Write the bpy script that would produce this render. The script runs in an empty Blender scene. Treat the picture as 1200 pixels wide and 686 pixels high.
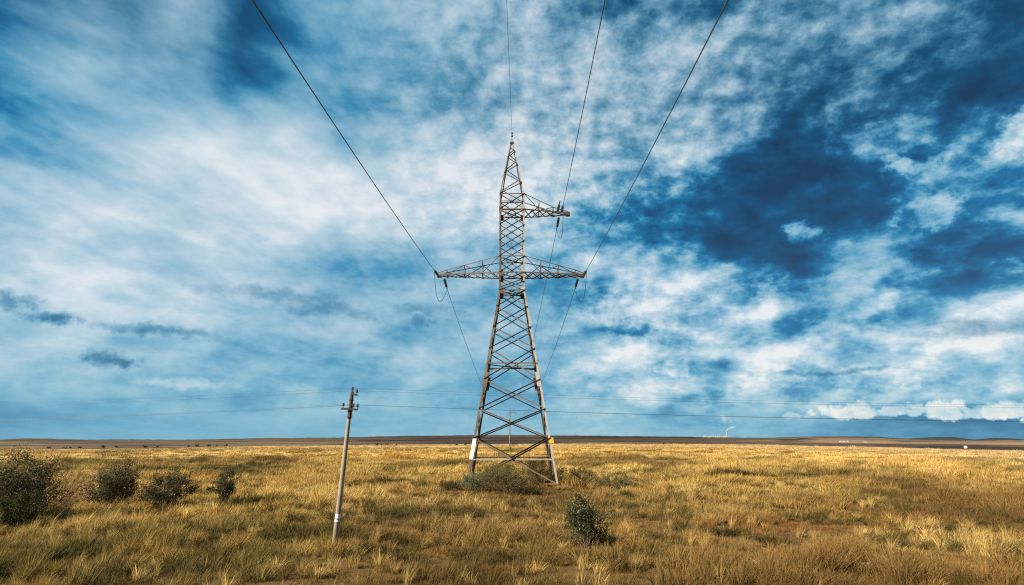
import bpy, bmesh, math, random
import numpy as np
from mathutils import Vector, Matrix

SC = bpy.context.scene
COL = SC.collection
R = math.radians

# ---------------------------------------------------------------- camera
EYE = 3.4
cam = bpy.data.objects.new('camera', bpy.data.cameras.new('camera'))
cam.data.sensor_width = 36.0
cam.data.lens = 21.6
cam.data.clip_start = 0.1
cam.data.clip_end = 60000
cam.location = (0, 0, EYE)
cam.rotation_euler = (R(90 + 13.5), 0, 0)
COL.objects.link(cam)
SC.camera = cam
SC.cycles.use_denoising = False
SC.cycles.filter_width = 1.2
SC.cycles.volume_bounces = 8

# ---------------------------------------------------------------- exposure
SC.view_settings.view_transform = 'Standard'
SC.view_settings.look = 'None'
SC.view_settings.exposure = 1.28
SC.view_settings.gamma = 1.0
SC.view_settings.use_curve_mapping = False

# ---------------------------------------------------------------- sun
SUN_EL, SUN_ROT = R(31), R(243)          # behind the camera, on its left
sun_dir = Vector((math.sin(SUN_ROT) * math.cos(SUN_EL), math.cos(SUN_ROT) * math.cos(SUN_EL), math.sin(SUN_EL)))
sun = bpy.data.objects.new('sun', bpy.data.lights.new('sun', 'SUN'))
sun.data.energy = 5.0
sun.data.angle = R(0.5)
sun.data.color = (1.0, 0.90, 0.74)
sun.rotation_euler = sun_dir.to_track_quat('Z', 'Y').to_euler()
COL.objects.link(sun)

# ---------------------------------------------------------------- sky
world = bpy.data.worlds.new('World')
SC.world = world
world.use_nodes = True


class NB:
    """small node builder"""
    def __init__(self, nt):
        self.nt = nt
        nt.nodes.clear()

    def n(self, typ, ins=None, **props):
        nd = self.nt.nodes.new(typ)
        for k, v in props.items():
            setattr(nd, k, v)
        for k, v in (ins or {}).items():
            self.put(nd.inputs[k], v)
        return nd

    def put(self, sock, v):
        if isinstance(v, bpy.types.NodeSocket):
            self.nt.links.new(v, sock)
        elif v is not None:
            sock.default_value = v

    def m(self, op, a, b=None, c=None, clamp=False):
        nd = self.nt.nodes.new('ShaderNodeMath')
        nd.operation = op
        nd.use_clamp = clamp
        for i, v in enumerate((a, b, c)):
            if v is not None:
                self.put(nd.inputs[i], v)
        return nd.outputs[0]

    def mix(self, f, a, b, blend='MIX'):
        nd = self.nt.nodes.new('ShaderNodeMix')
        nd.data_type = 'RGBA'
        nd.blend_type = blend
        self.put(nd.inputs[0], f)
        self.put(nd.inputs[6], a)
        self.put(nd.inputs[7], b)
        return nd.outputs[2]

    def rng(self, v, a, b, c=0.0, d=1.0, smooth=False):
        nd = self.nt.nodes.new('ShaderNodeMapRange')
        if smooth:
            nd.interpolation_type = 'SMOOTHSTEP'
        for i, x in enumerate((v, a, b, c, d)):
            self.put(nd.inputs[i], x)
        return nd.outputs[0]

    def noise(self, vec, scale, detail=5.0, rough=0.5, dist=0.0):
        nd = self.nt.nodes.new('ShaderNodeTexNoise')
        self.put(nd.inputs['Vector'], vec)
        self.put(nd.inputs['Scale'], scale)
        nd.inputs['Detail'].default_value = detail
        nd.inputs['Roughness'].default_value = rough
        nd.inputs['Distortion'].default_value = dist
        return nd

    def xyz(self, x=0.0, y=0.0, z=0.0):
        return self.n('ShaderNodeCombineXYZ', {0: x, 1: y, 2: z}).outputs[0]

    def ramp(self, f, stops, interp='LINEAR'):
        nd = self.nt.nodes.new('ShaderNodeValToRGB')
        cr = nd.color_ramp
        cr.interpolation = interp
        while len(cr.elements) < len(stops):
            cr.elements.new(0.5)
        for e, (p, c) in zip(cr.elements, stops):
            e.position = p
        for e, (p, c) in zip(cr.elements, stops):
            e.color = c if len(c) == 4 else (*c, 1.0)
        self.put(nd.inputs[0], f)
        return nd.outputs[0]


def lin(r, g, b):
    f = lambda c: (c / 255 / 12.92) if c / 255 <= 0.04045 else ((c / 255 + 0.055) / 1.055) ** 2.4
    return (f(r), f(g), f(b), 1.0)


# cloud cover by elevation (rows, degrees) and azimuth (-48..48 degrees, 32 columns), 0 = clear blue, 99 = white cloud; upper corners lowered as a vignette
ELS = [0.2, 1.5, 3, 4.6, 6.2, 8.2, 10.3, 12.6, 15, 17.6, 20.4, 23.4, 26.6, 30, 33.5, 37, 41]
SKY_ROWS = [
    '54 54 54 54 54 54 55 57 59 61 61 61 61 61 61 61 61 61 61 61 60 58 55 50 44 41 39 36 35 35 35 35',
    '42 42 42 42 45 47 50 53 55 56 57 57 58 60 60 59 59 59 60 59 57 55 53 48 43 40 38 32 30 31 33 35',
    '47 45 44 45 47 51 57 57 53 54 55 55 56 59 58 58 58 59 62 61 59 57 56 56 54 54 58 58 62 67 71 72',
    '69 69 65 63 60 59 66 62 55 54 55 55 56 60 56 58 60 61 65 66 64 62 64 68 70 71 76 75 76 75 76 75',
    '63 63 65 69 74 68 69 66 61 57 55 56 59 61 59 59 61 65 70 72 71 70 73 82 83 81 83 78 72 69 67 67',
    '72 70 69 72 85 76 69 68 63 58 61 63 65 67 64 63 66 73 80 79 74 68 68 75 65 75 77 75 72 72 74 76',
    '82 79 77 79 87 84 78 73 66 65 63 64 65 66 65 65 66 68 66 61 63 70 69 61 39 66 71 71 70 63 57 51',
    '82 82 82 87 87 84 81 76 73 72 64 62 63 62 65 65 63 59 51 47 58 71 72 58 33 48 52 40 42 50 50 50',
    '71 74 78 89 86 83 85 85 85 78 65 61 62 65 65 65 65 65 71 77 74 66 62 47 28 34 38 35 31 46 43 40',
    '54 62 66 79 89 88 87 91 96 93 77 78 79 76 74 73 68 60 56 50 42 32 12 14 16 20 25 54 41 44 48 57',
    '37 35 46 59 66 77 85 88 93 99 96 95 94 92 91 89 83 73 59 49 39 28 15 11 10 12 33 54 44 67 83 52',
    '49 43 44 56 69 85 92 96 97 96 99 99 98 97 96 95 92 86 75 63 56 57 29 19 14 25 54 45 32 21 15 25',
    '40 45 63 76 71 67 75 81 83 79 66 73 82 87 85 85 84 82 77 71 70 78 67 49 39 44 34 25 14 18 28 26',
    '38 38 51 63 55 60 55 41 50 62 62 58 59 61 59 69 74 75 74 73 72 74 65 60 59 58 54 50 48 34 20 20',
    '38 38 49 55 51 65 56 24 34 52 59 57 55 54 57 70 76 74 74 71 68 71 66 61 58 53 51 48 45 35 20 20',
    '38 40 51 54 54 63 53 28 43 56 60 58 62 64 63 71 74 69 60 55 57 61 55 50 50 50 50 48 46 37 23 20',
    '38 44 54 51 58 61 47 26 47 57 62 62 72 77 77 74 71 69 50 45 55 58 55 50 50 50 50 49 46 41 28 20',
]
CLOUDS = [
    (15.91, 12.46, 7.24, 1.99, 0.84, 0.75, 1, 0),
    (34.30, 8.09, 5.62, 2.35, 0.76, 0.45, 1, 0),
    (11.30, 9.73, 3.22, 0.70, 0.28, 0.6, 0, 0),
    (25.27, 12.61, 3.13, 1.44, 0.24, 0.55, 0, 0),
    (41.24, 24.99, 3.34, 1.15, 0.06, 0.8, 0, 0),
    (27.99, 24.58, 3.92, 0.95, 0.1, 0.6, 0, 0),
    (29.53, 17.99, 5.70, 1.78, 0.12, 0.4, 0, 0),
    (33.14, 23.45, 3.79, 1.55, 0.6, 0.7, 0, 0),
    (27.12, 2.43, 0.98, 0.41, 0.82, 0.9, 1, 0),
    (28.91, 2.52, 1.42, 0.67, 0.9, 0.95, 1, 0),
    (31.46, 2.26, 1.12, 0.39, 0.84, 0.9, 1, 0),
    (33.04, 2.35, 0.76, 0.51, 0.9, 0.9, 1, 0),
    (34.99, 2.42, 1.24, 0.69, 0.93, 0.95, 1, 0),
    (36.92, 2.18, 0.89, 0.43, 0.86, 0.9, 1, 0),
    (38.41, 2.26, 1.41, 0.60, 0.93, 0.95, 1, 0),
    (40.37, 2.20, 1.34, 0.70, 0.92, 0.95, 1, 0),
    (24.87, 2.06, 1.02, 0.28, 0.75, 0.7, 1, 0),
    (41.91, 21.39, 2.32, 1.45, 0.9, 0.8, 0, 0),
    (35.37, 21.12, 1.96, 0.64, 0.85, 0.8, 0, 0),
    (35.89, 17.49, 2.26, 1.28, 0.8, 0.8, 0, 0),
    (26.57, 17.09, 1.97, 0.78, 0.62, 0.75, 0, 0),
    (23.93, 5.83, 2.73, 0.72, 0.9, 0.8, 1, 0),
    (26.96, 6.74, 1.38, 0.63, 0.92, 0.8, 1, 0),
    (31.75, 5.96, 3.33, 1.33, 0.86, 0.7, 1, 0),
    (11.47, 8.41, 3.19, 1.08, 0.9, 0.7, 0, 0),
    (14.77, 6.39, 1.18, 0.68, 0.95, 0.8, 1, 0),
    (18.80, 1.86, 0.56, 0.36, 0.85, 0.7, 0, 0),
    (-39.80, 9.89, 1.28, 0.61, 0.38, 0.7, 0, 0.6),
    (-37.12, 8.97, 1.47, 0.44, 0.32, 0.8, 0, 0.6),
    (-33.20, 6.13, 1.71, 0.59, 0.34, 0.8, 0, 0.6),
    (-29.67, 8.57, 4.44, 0.41, 0.42, 0.65, 0, 0.6),
    (-16.58, 11.20, 3.80, 0.61, 0.48, 0.55, 0, 0.7),
    (-8.72, 11.85, 2.08, 0.63, 0.45, 0.6, 0, 0.7),
    (-8.43, 10.60, 1.27, 0.39, 0.42, 0.6, 0, 0.7),
    (-21.04, 12.11, 6.66, 0.59, 0.5, 0.5, 0, 0.7),
    (-28.27, 4.45, 3.48, 0.48, 0.85, 0.8, 0, 0),
    (38.02, 8.04, 3.34, 0.75, 0.5, 0.6, 0, 0.8),
    (27.76, 5.44, 5.31, 0.21, 0.48, 0.6, 0, 0.6),
]


def build_sky():
    w = NB(world.node_tree)
    d = w.n('ShaderNodeTexCoord').outputs['Generated']
    s = w.n('ShaderNodeSeparateXYZ', {0: d})
    x, y, z = s.outputs
    zc = w.m('MAXIMUM', z, 0.0)
    el = w.m('MULTIPLY', w.m('ARCSINE', z), 180 / math.pi)
    az = w.m('MULTIPLY', w.m('ARCTAN2', x, y), 180 / math.pi)

    def sheet(h, k=1.0, turn=0.0, third=0.0):
        """the direction laid on a cloud sheet; a larger h is a deeper, less foreshortened one"""
        zz = w.m('ADD', zc, h)
        px, py = w.m('DIVIDE', x, zz), w.m('DIVIDE', y, zz)
        if turn:
            ca, sa = math.cos(turn), math.sin(turn)
            px, py = (w.m('SUBTRACT', w.m('MULTIPLY', px, ca), w.m('MULTIPLY', py, sa)),
                      w.m('ADD', w.m('MULTIPLY', px, sa), w.m('MULTIPLY', py, ca)))
        return w.xyz(px, w.m('MULTIPLY', py, k), third)

    def c0(v):
        return w.m('SUBTRACT', v, 0.5)

    def add(*vs):
        r = vs[0]
        for v in vs[1:]:
            r = w.m('ADD', r, v)
        return r

    def mul(*vs):
        r = vs[0]
        for v in vs[1:]:
            r = w.m('MULTIPLY', r, v)
        return r

    thick = sheet(0.42)
    streak = sheet(0.24, 0.42, R(20), 3.1)
    # coarse cover, its borders pushed about
    ws = w.n('ShaderNodeSeparateXYZ', {0: w.noise(thick, 4.0, 5, 0.55).outputs['Color']})
    low = w.rng(el, 0.0, 26.0, 0.2, 1.0)
    azw = add(az, mul(c0(ws.outputs[0]), low, 7.0))
    elw = add(el, mul(c0(ws.outputs[1]), low, 6.0))
    u = w.m('DIVIDE', w.m('ADD', azw, 48.0), 96.0, clamp=True)
    T = None
    for i, (e, row) in enumerate(zip(ELS, SKY_ROWS)):
        vals = [int(v) / 99 for v in row.split()]
        r = w.ramp(u, [(k / 31, (v, v, v)) for k, v in enumerate(vals)])
        T = r if T is None else w.mix(w.rng(elw, ELS[i - 1], e), T, r)
    # beyond the part of the sky in front, settle to a broken cover
    back = w.m('MAXIMUM', w.rng(w.m('ABSOLUTE', az), 50.0, 90.0), w.rng(el, 44.0, 62.0))
    T = w.mix(back, T, (0.55, 0.55, 0.55, 1))
    T = w.n('ShaderNodeSeparateXYZ', {0: T}).outputs[0]

    # separate clouds: azimuth, elevation, half sizes, whiteness, strength, flat base, greyness
    d1 = w.n('ShaderNodeSeparateXYZ', {0: w.noise(d, 15.0, 6, 0.6).outputs['Color']})
    d2 = w.n('ShaderNodeSeparateXYZ', {0: w.noise(d, 60.0, 6, 0.66).outputs['Color']})
    caz = add(az, mul(c0(d1.outputs[0]), 5.0), mul(c0(d2.outputs[0]), 1.6))
    cel = add(el, mul(c0(d1.outputs[1]), w.rng(el, 1.0, 12.0, 0.5, 3.2)), mul(c0(d2.outputs[1]), w.rng(el, 1.0, 10.0, 0.35, 1.0)))
    grey = 0.0
    for (a, e, ra, re, val, st, flat, gr) in CLOUDS:
        da = w.m('DIVIDE', w.m('SUBTRACT', caz, a), ra * 1.25)
        de = w.m('DIVIDE', w.m('SUBTRACT', cel, e - (re * 0.8 if flat else 0)), re * (1.9 if flat else 1.25))
        if flat:                         # heaped top over a level base
            de = w.m('MAXIMUM', de, w.m('MULTIPLY', de, -2.4))
        rr = w.m('SQRT', add(mul(da, da), mul(de, de)))
        rr = add(rr, mul(c0(d2.outputs[2]), 1.3), mul(c0(d1.outputs[2]), 0.8))
        k = mul(w.rng(rr, 1.05 if not gr else 1.2, 0.62 if flat else (0.0 if gr else 0.3), 0.0, 1.0, True), st)
        T = add(mul(T, w.m('SUBTRACT', 1.0, k)), mul(k, add(mul(c0(d2.outputs[0]), 0.4 if flat else 0.15), val)))
        if gr:
            grey = w.m('MAXIMUM', w.m('MULTIPLY', k, gr), grey)

    # detail: soft streaks, mottled cells overhead and on the right, heaped shapes low down
    hi = w.rng(el, 5.0, 19.0, 0.0, 1.0, True)
    mott = mul(w.rng(az, -24.0, 8.0, 0.12, 1.0, True), w.rng(el, 11.0, 24.0, 0.15, 1.0, True))
    lowm = mul(w.rng(el, 1.0, 4.0), w.m('SUBTRACT', 1.0, w.rng(el, 12.0, 24.0, 0.0, 1.0, True)), w.rng(az, -4.0, 15.0, 0.28, 1.0, True))

    def relief(vec, scale, det, rough, shift):
        v2 = w.n('ShaderNodeVectorMath', {0: vec, 1: shift}, operation='ADD').outputs[0]
        n1, n2 = w.noise(vec, scale, det, rough).outputs[0], w.noise(v2, scale, det, rough).outputs[0]
        return n1, w.m('SUBTRACT', n1, n2)

    cells, cells_r = relief(thick, 18.0, 8, 0.62, (-0.018, -0.014, 0.0))
    dome = w.xyz(x, y, w.m('MULTIPLY', z, 1.9))
    heap, heap_r = relief(dome, 7.5, 9, 0.60, (-0.014, 0.0, 0.036))
    n = mul(c0(w.noise(streak, 3.4, 8, 0.54).outputs[0]), hi, w.rng(az, -12.0, 8.0, 0.80, 0.40, True))
    n = add(n, mul(c0(w.noise(thick, 6.5, 8, 0.60).outputs[0]), hi, w.rng(az, -18.0, 8.0, 0.28, 0.60, True)))
    n = add(n, mul(c0(cells), mott, 0.95))
    n = add(n, mul(c0(w.noise(streak, 19.0, 5, 0.6).outputs[0]), w.rng(el, 3.0, 16.0, 0.05, 0.16)))
    n = add(n, mul(w.rng(heap, 0.36, 0.64, -0.5, 0.5, True), lowm, 0.36))
    n = add(n, mul(c0(w.noise(w.xyz(x, y, w.m('MULTIPLY', z, 4.5)), 5.5, 8, 0.56).outputs[0]), 0.34))
    mid = w.m('SUBTRACT', 1.15, mul(w.m('ABSOLUTE', c0(T)), 0.75))
    T = add(T, mul(n, mid))
    edge = w.rng(T, 0.34, 0.56, 0.0, 1.0, True)                 # cloud or gap
    T = add(T, mul(w.m('SUBTRACT', edge, 0.95), w.rng(el, 1.0, 8.0, 0.03, 0.14)), mul(edge, w.rng(el, 4.0, 12.0, 0.0, -0.075)))
    T = add(T, mul(edge, add(mul(cells_r, mott, 0.55), mul(heap_r, lowm, 1.0), mul(heap_r, 0.15))))
    T = w.m('MAXIMUM', T, add(mul(T, 0.6), 0.055))
    pal = w.ramp(T, [(0.0, lin(0, 50, 84)), (0.14, lin(0, 76, 120)), (0.3, lin(14, 112, 160)), (0.45, lin(74, 150, 187)),
                     (0.6, lin(134, 182, 206)), (0.78, lin(184, 209, 223)), (0.97, lin(232, 237, 240))])
    hor = w.ramp(T, [(0.0, lin(0, 62, 100)), (0.3, lin(26, 112, 155)), (0.45, lin(84, 156, 193)), (0.55, lin(116, 177, 205)), (0.64, lin(142, 190, 210)),
                     (0.78, lin(182, 209, 221)), (0.97, lin(236, 236, 232))])
    pal = w.mix(w.rng(el, 2.0, 9.0), hor, pal)
    # thin high sheets overhead on the right (and the far upper left) are greyer than the blue between, with a corner vignette mixed into the tones
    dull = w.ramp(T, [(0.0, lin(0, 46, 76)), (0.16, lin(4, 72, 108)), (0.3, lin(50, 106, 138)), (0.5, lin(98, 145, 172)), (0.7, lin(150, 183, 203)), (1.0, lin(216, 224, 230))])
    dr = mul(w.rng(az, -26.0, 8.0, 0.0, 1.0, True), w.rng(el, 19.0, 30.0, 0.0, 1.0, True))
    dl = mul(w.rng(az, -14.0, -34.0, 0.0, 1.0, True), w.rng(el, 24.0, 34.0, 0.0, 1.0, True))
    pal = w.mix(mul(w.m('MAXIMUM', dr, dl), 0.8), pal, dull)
    pal = w.mix(grey, pal, lin(84, 122, 150))
    pal = w.mix(1.0, pal, (4.11, 4.11, 4.11, 1), 'MULTIPLY')
    sky = w.n('ShaderNodeTexSky', sky_type='NISHITA', sun_disc=False)
    sky.sun_elevation = SUN_EL
    sky.sun_rotation = SUN_ROT
    sky.altitude = 300
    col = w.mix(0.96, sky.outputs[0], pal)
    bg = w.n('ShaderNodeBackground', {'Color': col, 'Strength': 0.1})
    w.n('ShaderNodeOutputWorld', {'Surface': bg.outputs[0]})


build_sky()
world.cycles.sampling_method = 'MANUAL'
world.cycles.sample_map_resolution = 512

# ---------------------------------------------------------------- helpers
rng = np.random.default_rng(7)
random.seed(7)


def hash2(ix, iy, seed):
    h = (ix.astype(np.int64) * 374761393 + iy.astype(np.int64) * 668265263 + seed * 974634777) & 0xFFFFFFFF
    h = ((h ^ (h >> 13)) * 1274126177) & 0xFFFFFFFF
    return ((h ^ (h >> 16)) & 0xFFFF) / 65535.0


def vnoise(x, y, seed=0):
    x = np.asarray(x, float); y = np.asarray(y, float)
    ix, iy = np.floor(x), np.floor(y)
    fx, fy = x - ix, y - iy
    fx = fx * fx * (3 - 2 * fx); fy = fy * fy * (3 - 2 * fy)
    a, b = hash2(ix, iy, seed), hash2(ix + 1, iy, seed)
    c, d = hash2(ix, iy + 1, seed), hash2(ix + 1, iy + 1, seed)
    return (a * (1 - fx) + b * fx) * (1 - fy) + (c * (1 - fx) + d * fx) * fy


def fbm(x, y, seed=0, octs=4):
    t, amp, tot = 0.0, 1.0, 0.0
    for o in range(octs):
        t = t + amp * vnoise(np.asarray(x) * 2 ** o + 17.3 * o, np.asarray(y) * 2 ** o - 9.1 * o, seed + o)
        tot += amp
        amp *= 0.55
    return t / tot


class MB:
    """collects shapes and links them as one mesh object"""
    def __init__(self):
        self.v, self.f = [], []

    def add(self, verts, faces):
        o = len(self.v)
        self.v += [tuple(p) for p in verts]
        self.f += [tuple(i + o for i in f) for f in faces]

    def box(self, x0, x1, y0, y1, z0, z1):
        self.add([(x, y, z) for x in (x0, x1) for y in (y0, y1) for z in (z0, z1)],
                 [(0, 1, 3, 2), (4, 6, 7, 5), (0, 4, 5, 1), (2, 3, 7, 6), (0, 2, 6, 4), (1, 5, 7, 3)])

    def prism(self, p, q, u, v, a0, a1, b0, b1):
        """rectangle [a0,a1] along u, [b0,b1] along v, swept from p to q"""
        p, q, u, v = Vector(p), Vector(q), Vector(u), Vector(v)
        vs = [w + u * a + v * b for w in (p, q) for a, b in ((a0, b0), (a1, b0), (a1, b1), (a0, b1))]
        self.add(vs, [(0, 1, 2, 3), (7, 6, 5, 4), (0, 4, 5, 1), (1, 5, 6, 2), (2, 6, 7, 3), (3, 7, 4, 0)])

    def angle(self, p, q, n, w=0.09, t=0.012, off=0.0, edge=1, out=-1):
        """rolled L section from p to q: flat flange in the face with normal n, the other standing at one edge"""
        p, q, n = Vector(p), Vector(q), Vector(n).normalized()
        d = (q - p).normalized()
        s = n.cross(d).normalized()
        if s.z < 0:
            s = -s                                    # s points up
        n = s.cross(d).normalized() if (s.cross(d)).dot(n) > 0 else -s.cross(d).normalized()
        self.prism(p, q, s, n, -w / 2, w / 2, off - t, off)
        e0, e1 = ((w / 2 - t, w / 2) if edge > 0 else (-w / 2, -w / 2 + t))
        if out > 0:
            self.prism(p, q, s, n, e0, e1, off + 0.0005, off + w * 0.9)
        else:
            self.prism(p, q, s, n, e0, e1, off - w * 0.9, off - t - 0.0005)

    def tube(self, pts, radii, sides=8, cap=True):
        pts = [Vector(p) for p in pts]
        if not hasattr(radii, '__len__'):
            radii = [radii] * len(pts)
        rings = []
        up = None
        for i, p in enumerate(pts):
            d = (pts[min(i + 1, len(pts) - 1)] - pts[max(i - 1, 0)]).normalized()
            if up is None:
                up = Vector((0, 0, 1)) if abs(d.z) < 0.9 else Vector((1, 0, 0))
            a = d.cross(up).normalized()
            b = a.cross(d).normalized()
            up = b
            rings.append([p + (a * math.cos(t) + b * math.sin(t)) * radii[i] for t in [2 * math.pi * k / sides for k in range(sides)]])
        vs = [v for r in rings for v in r]
        fs = []
        for i in range(len(pts) - 1):
            for k in range(sides):
                k2 = (k + 1) % sides
                fs.append((i * sides + k, i * sides + k2, (i + 1) * sides + k2, (i + 1) * sides + k))
        if cap:
            fs.append(tuple(range(sides - 1, -1, -1)))
            fs.append(tuple((len(pts) - 1) * sides + k for k in range(sides)))
        self.add(vs, fs)

    def lathe(self, p, axis, prof, sides=12):
        """profile of (distance along axis, radius)"""
        p, axis = Vector(p), Vector(axis).normalized()
        pts = [p + axis * h for h, r in prof]
        a = axis.orthogonal().normalized()
        b = axis.cross(a)
        vs = [c + (a * math.cos(2 * math.pi * k / sides) + b * math.sin(2 * math.pi * k / sides)) * max(r, 1e-4)
              for c, (h, r) in zip(pts, prof) for k in range(sides)]
        fs = []
        for i in range(len(prof) - 1):
            for k in range(sides):
                k2 = (k + 1) % sides
                fs.append((i * sides + k, i * sides + k2, (i + 1) * sides + k2, (i + 1) * sides + k))
        fs.append(tuple(range(sides - 1, -1, -1)))
        fs.append(tuple((len(prof) - 1) * sides + k for k in range(sides)))
        self.add(vs, fs)

    def build(self, name, mat, parent=None, smooth=False, origin=None):
        me = bpy.data.meshes.new(name)
        off = Vector(origin) if origin is not None else Vector((0, 0, 0))
        me.from_pydata([tuple(Vector(v) - off) for v in self.v], [], self.f)
        me.materials.append(mat)
        if smooth:
            me.polygons.foreach_set('use_smooth', [True] * len(me.polygons))
        me.validate()
        bm = bmesh.new()
        bm.from_mesh(me)
        bmesh.ops.recalc_face_normals(bm, faces=bm.faces)
        bm.to_mesh(me)
        bm.free()
        o = bpy.data.objects.new(name, me)
        COL.objects.link(o)
        if origin is not None:
            o.location = off
        if parent is not None:
            o.parent = parent
        return o


def tag(o, label=None, cat=None, group=None, kind=None):
    for k, v in (('label', label), ('category', cat), ('group', group), ('kind', kind)):
        if v:
            o[k] = v
    return o


def empty(name, loc, label=None, cat=None, group=None):
    o = bpy.data.objects.new(name, None)
    o.empty_display_size = 0.3
    o.location = loc
    COL.objects.link(o)
    return tag(o, label, cat, group)


def mesh_np(name, verts, faces, mat, parent=None, attrs=None, smooth=False):
    """verts (n,3), faces (m,4) arrays"""
    me = bpy.data.meshes.new(name)
    me.vertices.add(len(verts))
    me.vertices.foreach_set('co', np.asarray(verts, np.float32).ravel())
    faces = np.asarray(faces, np.int32)
    k = faces.shape[1]
    me.loops.add(faces.size)
    me.polygons.add(len(faces))
    me.loops.foreach_set('vertex_index', faces.ravel())
    me.polygons.foreach_set('loop_start', np.arange(0, faces.size, k, dtype=np.int32))
    me.polygons.foreach_set('loop_total', np.full(len(faces), k, np.int32))
    if smooth:
        me.polygons.foreach_set('use_smooth', np.ones(len(faces), bool))
    for an, arr in (attrs or {}).items():
        arr = np.asarray(arr, np.float32)
        if arr.ndim == 1:
            a = me.attributes.new(an, 'FLOAT', 'POINT')
            a.data.foreach_set('value', arr)
        else:
            a = me.attributes.new(an, 'FLOAT_COLOR', 'POINT')
            if arr.shape[1] == 3:
                arr = np.concatenate([arr, np.ones((len(arr), 1), np.float32)], 1)
            a.data.foreach_set('color', arr.ravel())
    if mat is not None:
        me.materials.append(mat)
    me.update(calc_edges=True)
    o = bpy.data.objects.new(name, me)
    COL.objects.link(o)
    if parent is not None:
        o.parent = parent
    return o


def material(name):
    m = bpy.data.materials.new(name)
    m.use_nodes = True
    return m, NB(m.node_tree)


def finish(w, color, rough=0.8, metal=0.0, bump=None, spec=0.3, trans=None):
    ins = {'Base Color': color, 'Roughness': rough, 'Metallic': metal, 'Specular IOR Level': spec}
    b = w.n('ShaderNodeBsdfPrincipled', ins)
    if bump is not None:
        h, st, dist = bump
        bn = w.n('ShaderNodeBump', {'Height': h, 'Strength': st, 'Distance': dist})
        w.put(b.inputs['Normal'], bn.outputs[0])
    sh = b.outputs[0]
    if trans:
        tr = w.n('ShaderNodeBsdfTranslucent', {'Color': color})
        ms = w.n('ShaderNodeMixShader', {0: trans, 1: sh, 2: tr.outputs[0]})
        sh = ms.outputs[0]
    w.n('ShaderNodeOutputMaterial', {'Surface': sh})


def mottled(name, c0, c1, scale=6.0, rough=0.8, metal=0.0, c2=None, spec=0.3, bump=0.15):
    """two colours worked together by noise, with spots of a third"""
    m, w = material(name)
    p = w.n('ShaderNodeTexCoord').outputs['Object']
    n1 = w.noise(p, scale, 8, 0.65).outputs[0]
    c = w.mix(w.rng(n1, 0.36, 0.64), (*c0, 1), (*c1, 1))
    if c2:
        n2 = w.noise(p, scale * 2.7, 6, 0.7).outputs[0]
        c = w.mix(w.rng(n2, 0.56, 0.7), c, (*c2, 1))
    finish(w, c, rough, metal, (n1, bump, 0.02), spec)
    return m


def leaf_material(name, trans=0.3, rough=0.75):
    """colour comes from the leaf's own tone"""
    m, w = material(name)
    c = w.n('ShaderNodeAttribute', attribute_name='tone').outputs['Color']
    finish(w, c, 0.95, 0.0, None, 0.06, trans)
    return m


def children(o):
    return [c for c in bpy.data.objects if c.parent is o]


def copy_tree(o, parent=None):
    c = o.copy()
    COL.objects.link(c)
    if parent is not None:
        c.parent = parent
    for ch in children(o):
        if ch.parent is o:
            copy_tree(ch, c)
    return c

# ---------------------------------------------------------------- ground
EDGE_AZ = [-180, -60, -38.9, -33.9, -28.3, -22.0, -15.1, -7.7, 0.0, 7.7, 15.1, 22.0, 28.3, 33.9, 38.9, 60, 180]
EDGE_R = [300, 300, 300, 296, 323, 392, 460, 509, 584, 631, 604, 496, 386, 325, 264, 260, 300]


def edge_r(az):
    return np.interp(az, EDGE_AZ, EDGE_R)


def ground_h(x, y):
    x = np.asarray(x, float); y = np.asarray(y, float)
    r = np.hypot(x, y)
    fade = np.clip((r - 4) / 10, 0, 1) * np.clip((900 - r) / 600, 0, 1)
    h = (fbm(x / 9.0, y / 9.0, 11, 3) - 0.5) * 0.34 + (fbm(x / 45.0, y / 45.0, 12, 2) - 0.5) * 0.5 * np.clip((r - 70) / 150, 0, 1)
    d = np.hypot((x - 0.4) / 7.5, (y - 46.5) / 7.0)          # the low rise the tower stands on
    flat = np.clip((d - 0.75) / 0.6, 0, 1)
    return h * fade * flat + 0.02 * np.exp(-(d * 1.3) ** 4) - 0.06


def gh(x, y):
    return float(ground_h(np.array([x]), np.array([y]))[0])


STRAW, BRIGHT = np.array([.45, .285, .080]), np.array([.62, .425, .140])
PALE, OLIVE = np.array([.42, .29, .14]), np.array([.105, .088, .028])
BROWN, RED = np.array([.125, .068, .022]), np.array([.15, .052, .018])
DUN = np.array([.21, .125, .042])


def lerp(a, b, t):
    t = np.clip(t, 0, 1)[..., None]
    return a * (1 - t) + b * t


def ell(x, y, cx, cy, rx, ry):
    return np.clip(1.6 - 1.6 * np.hypot((x - cx) / rx, (y - cy) / ry), 0, 1)


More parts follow.
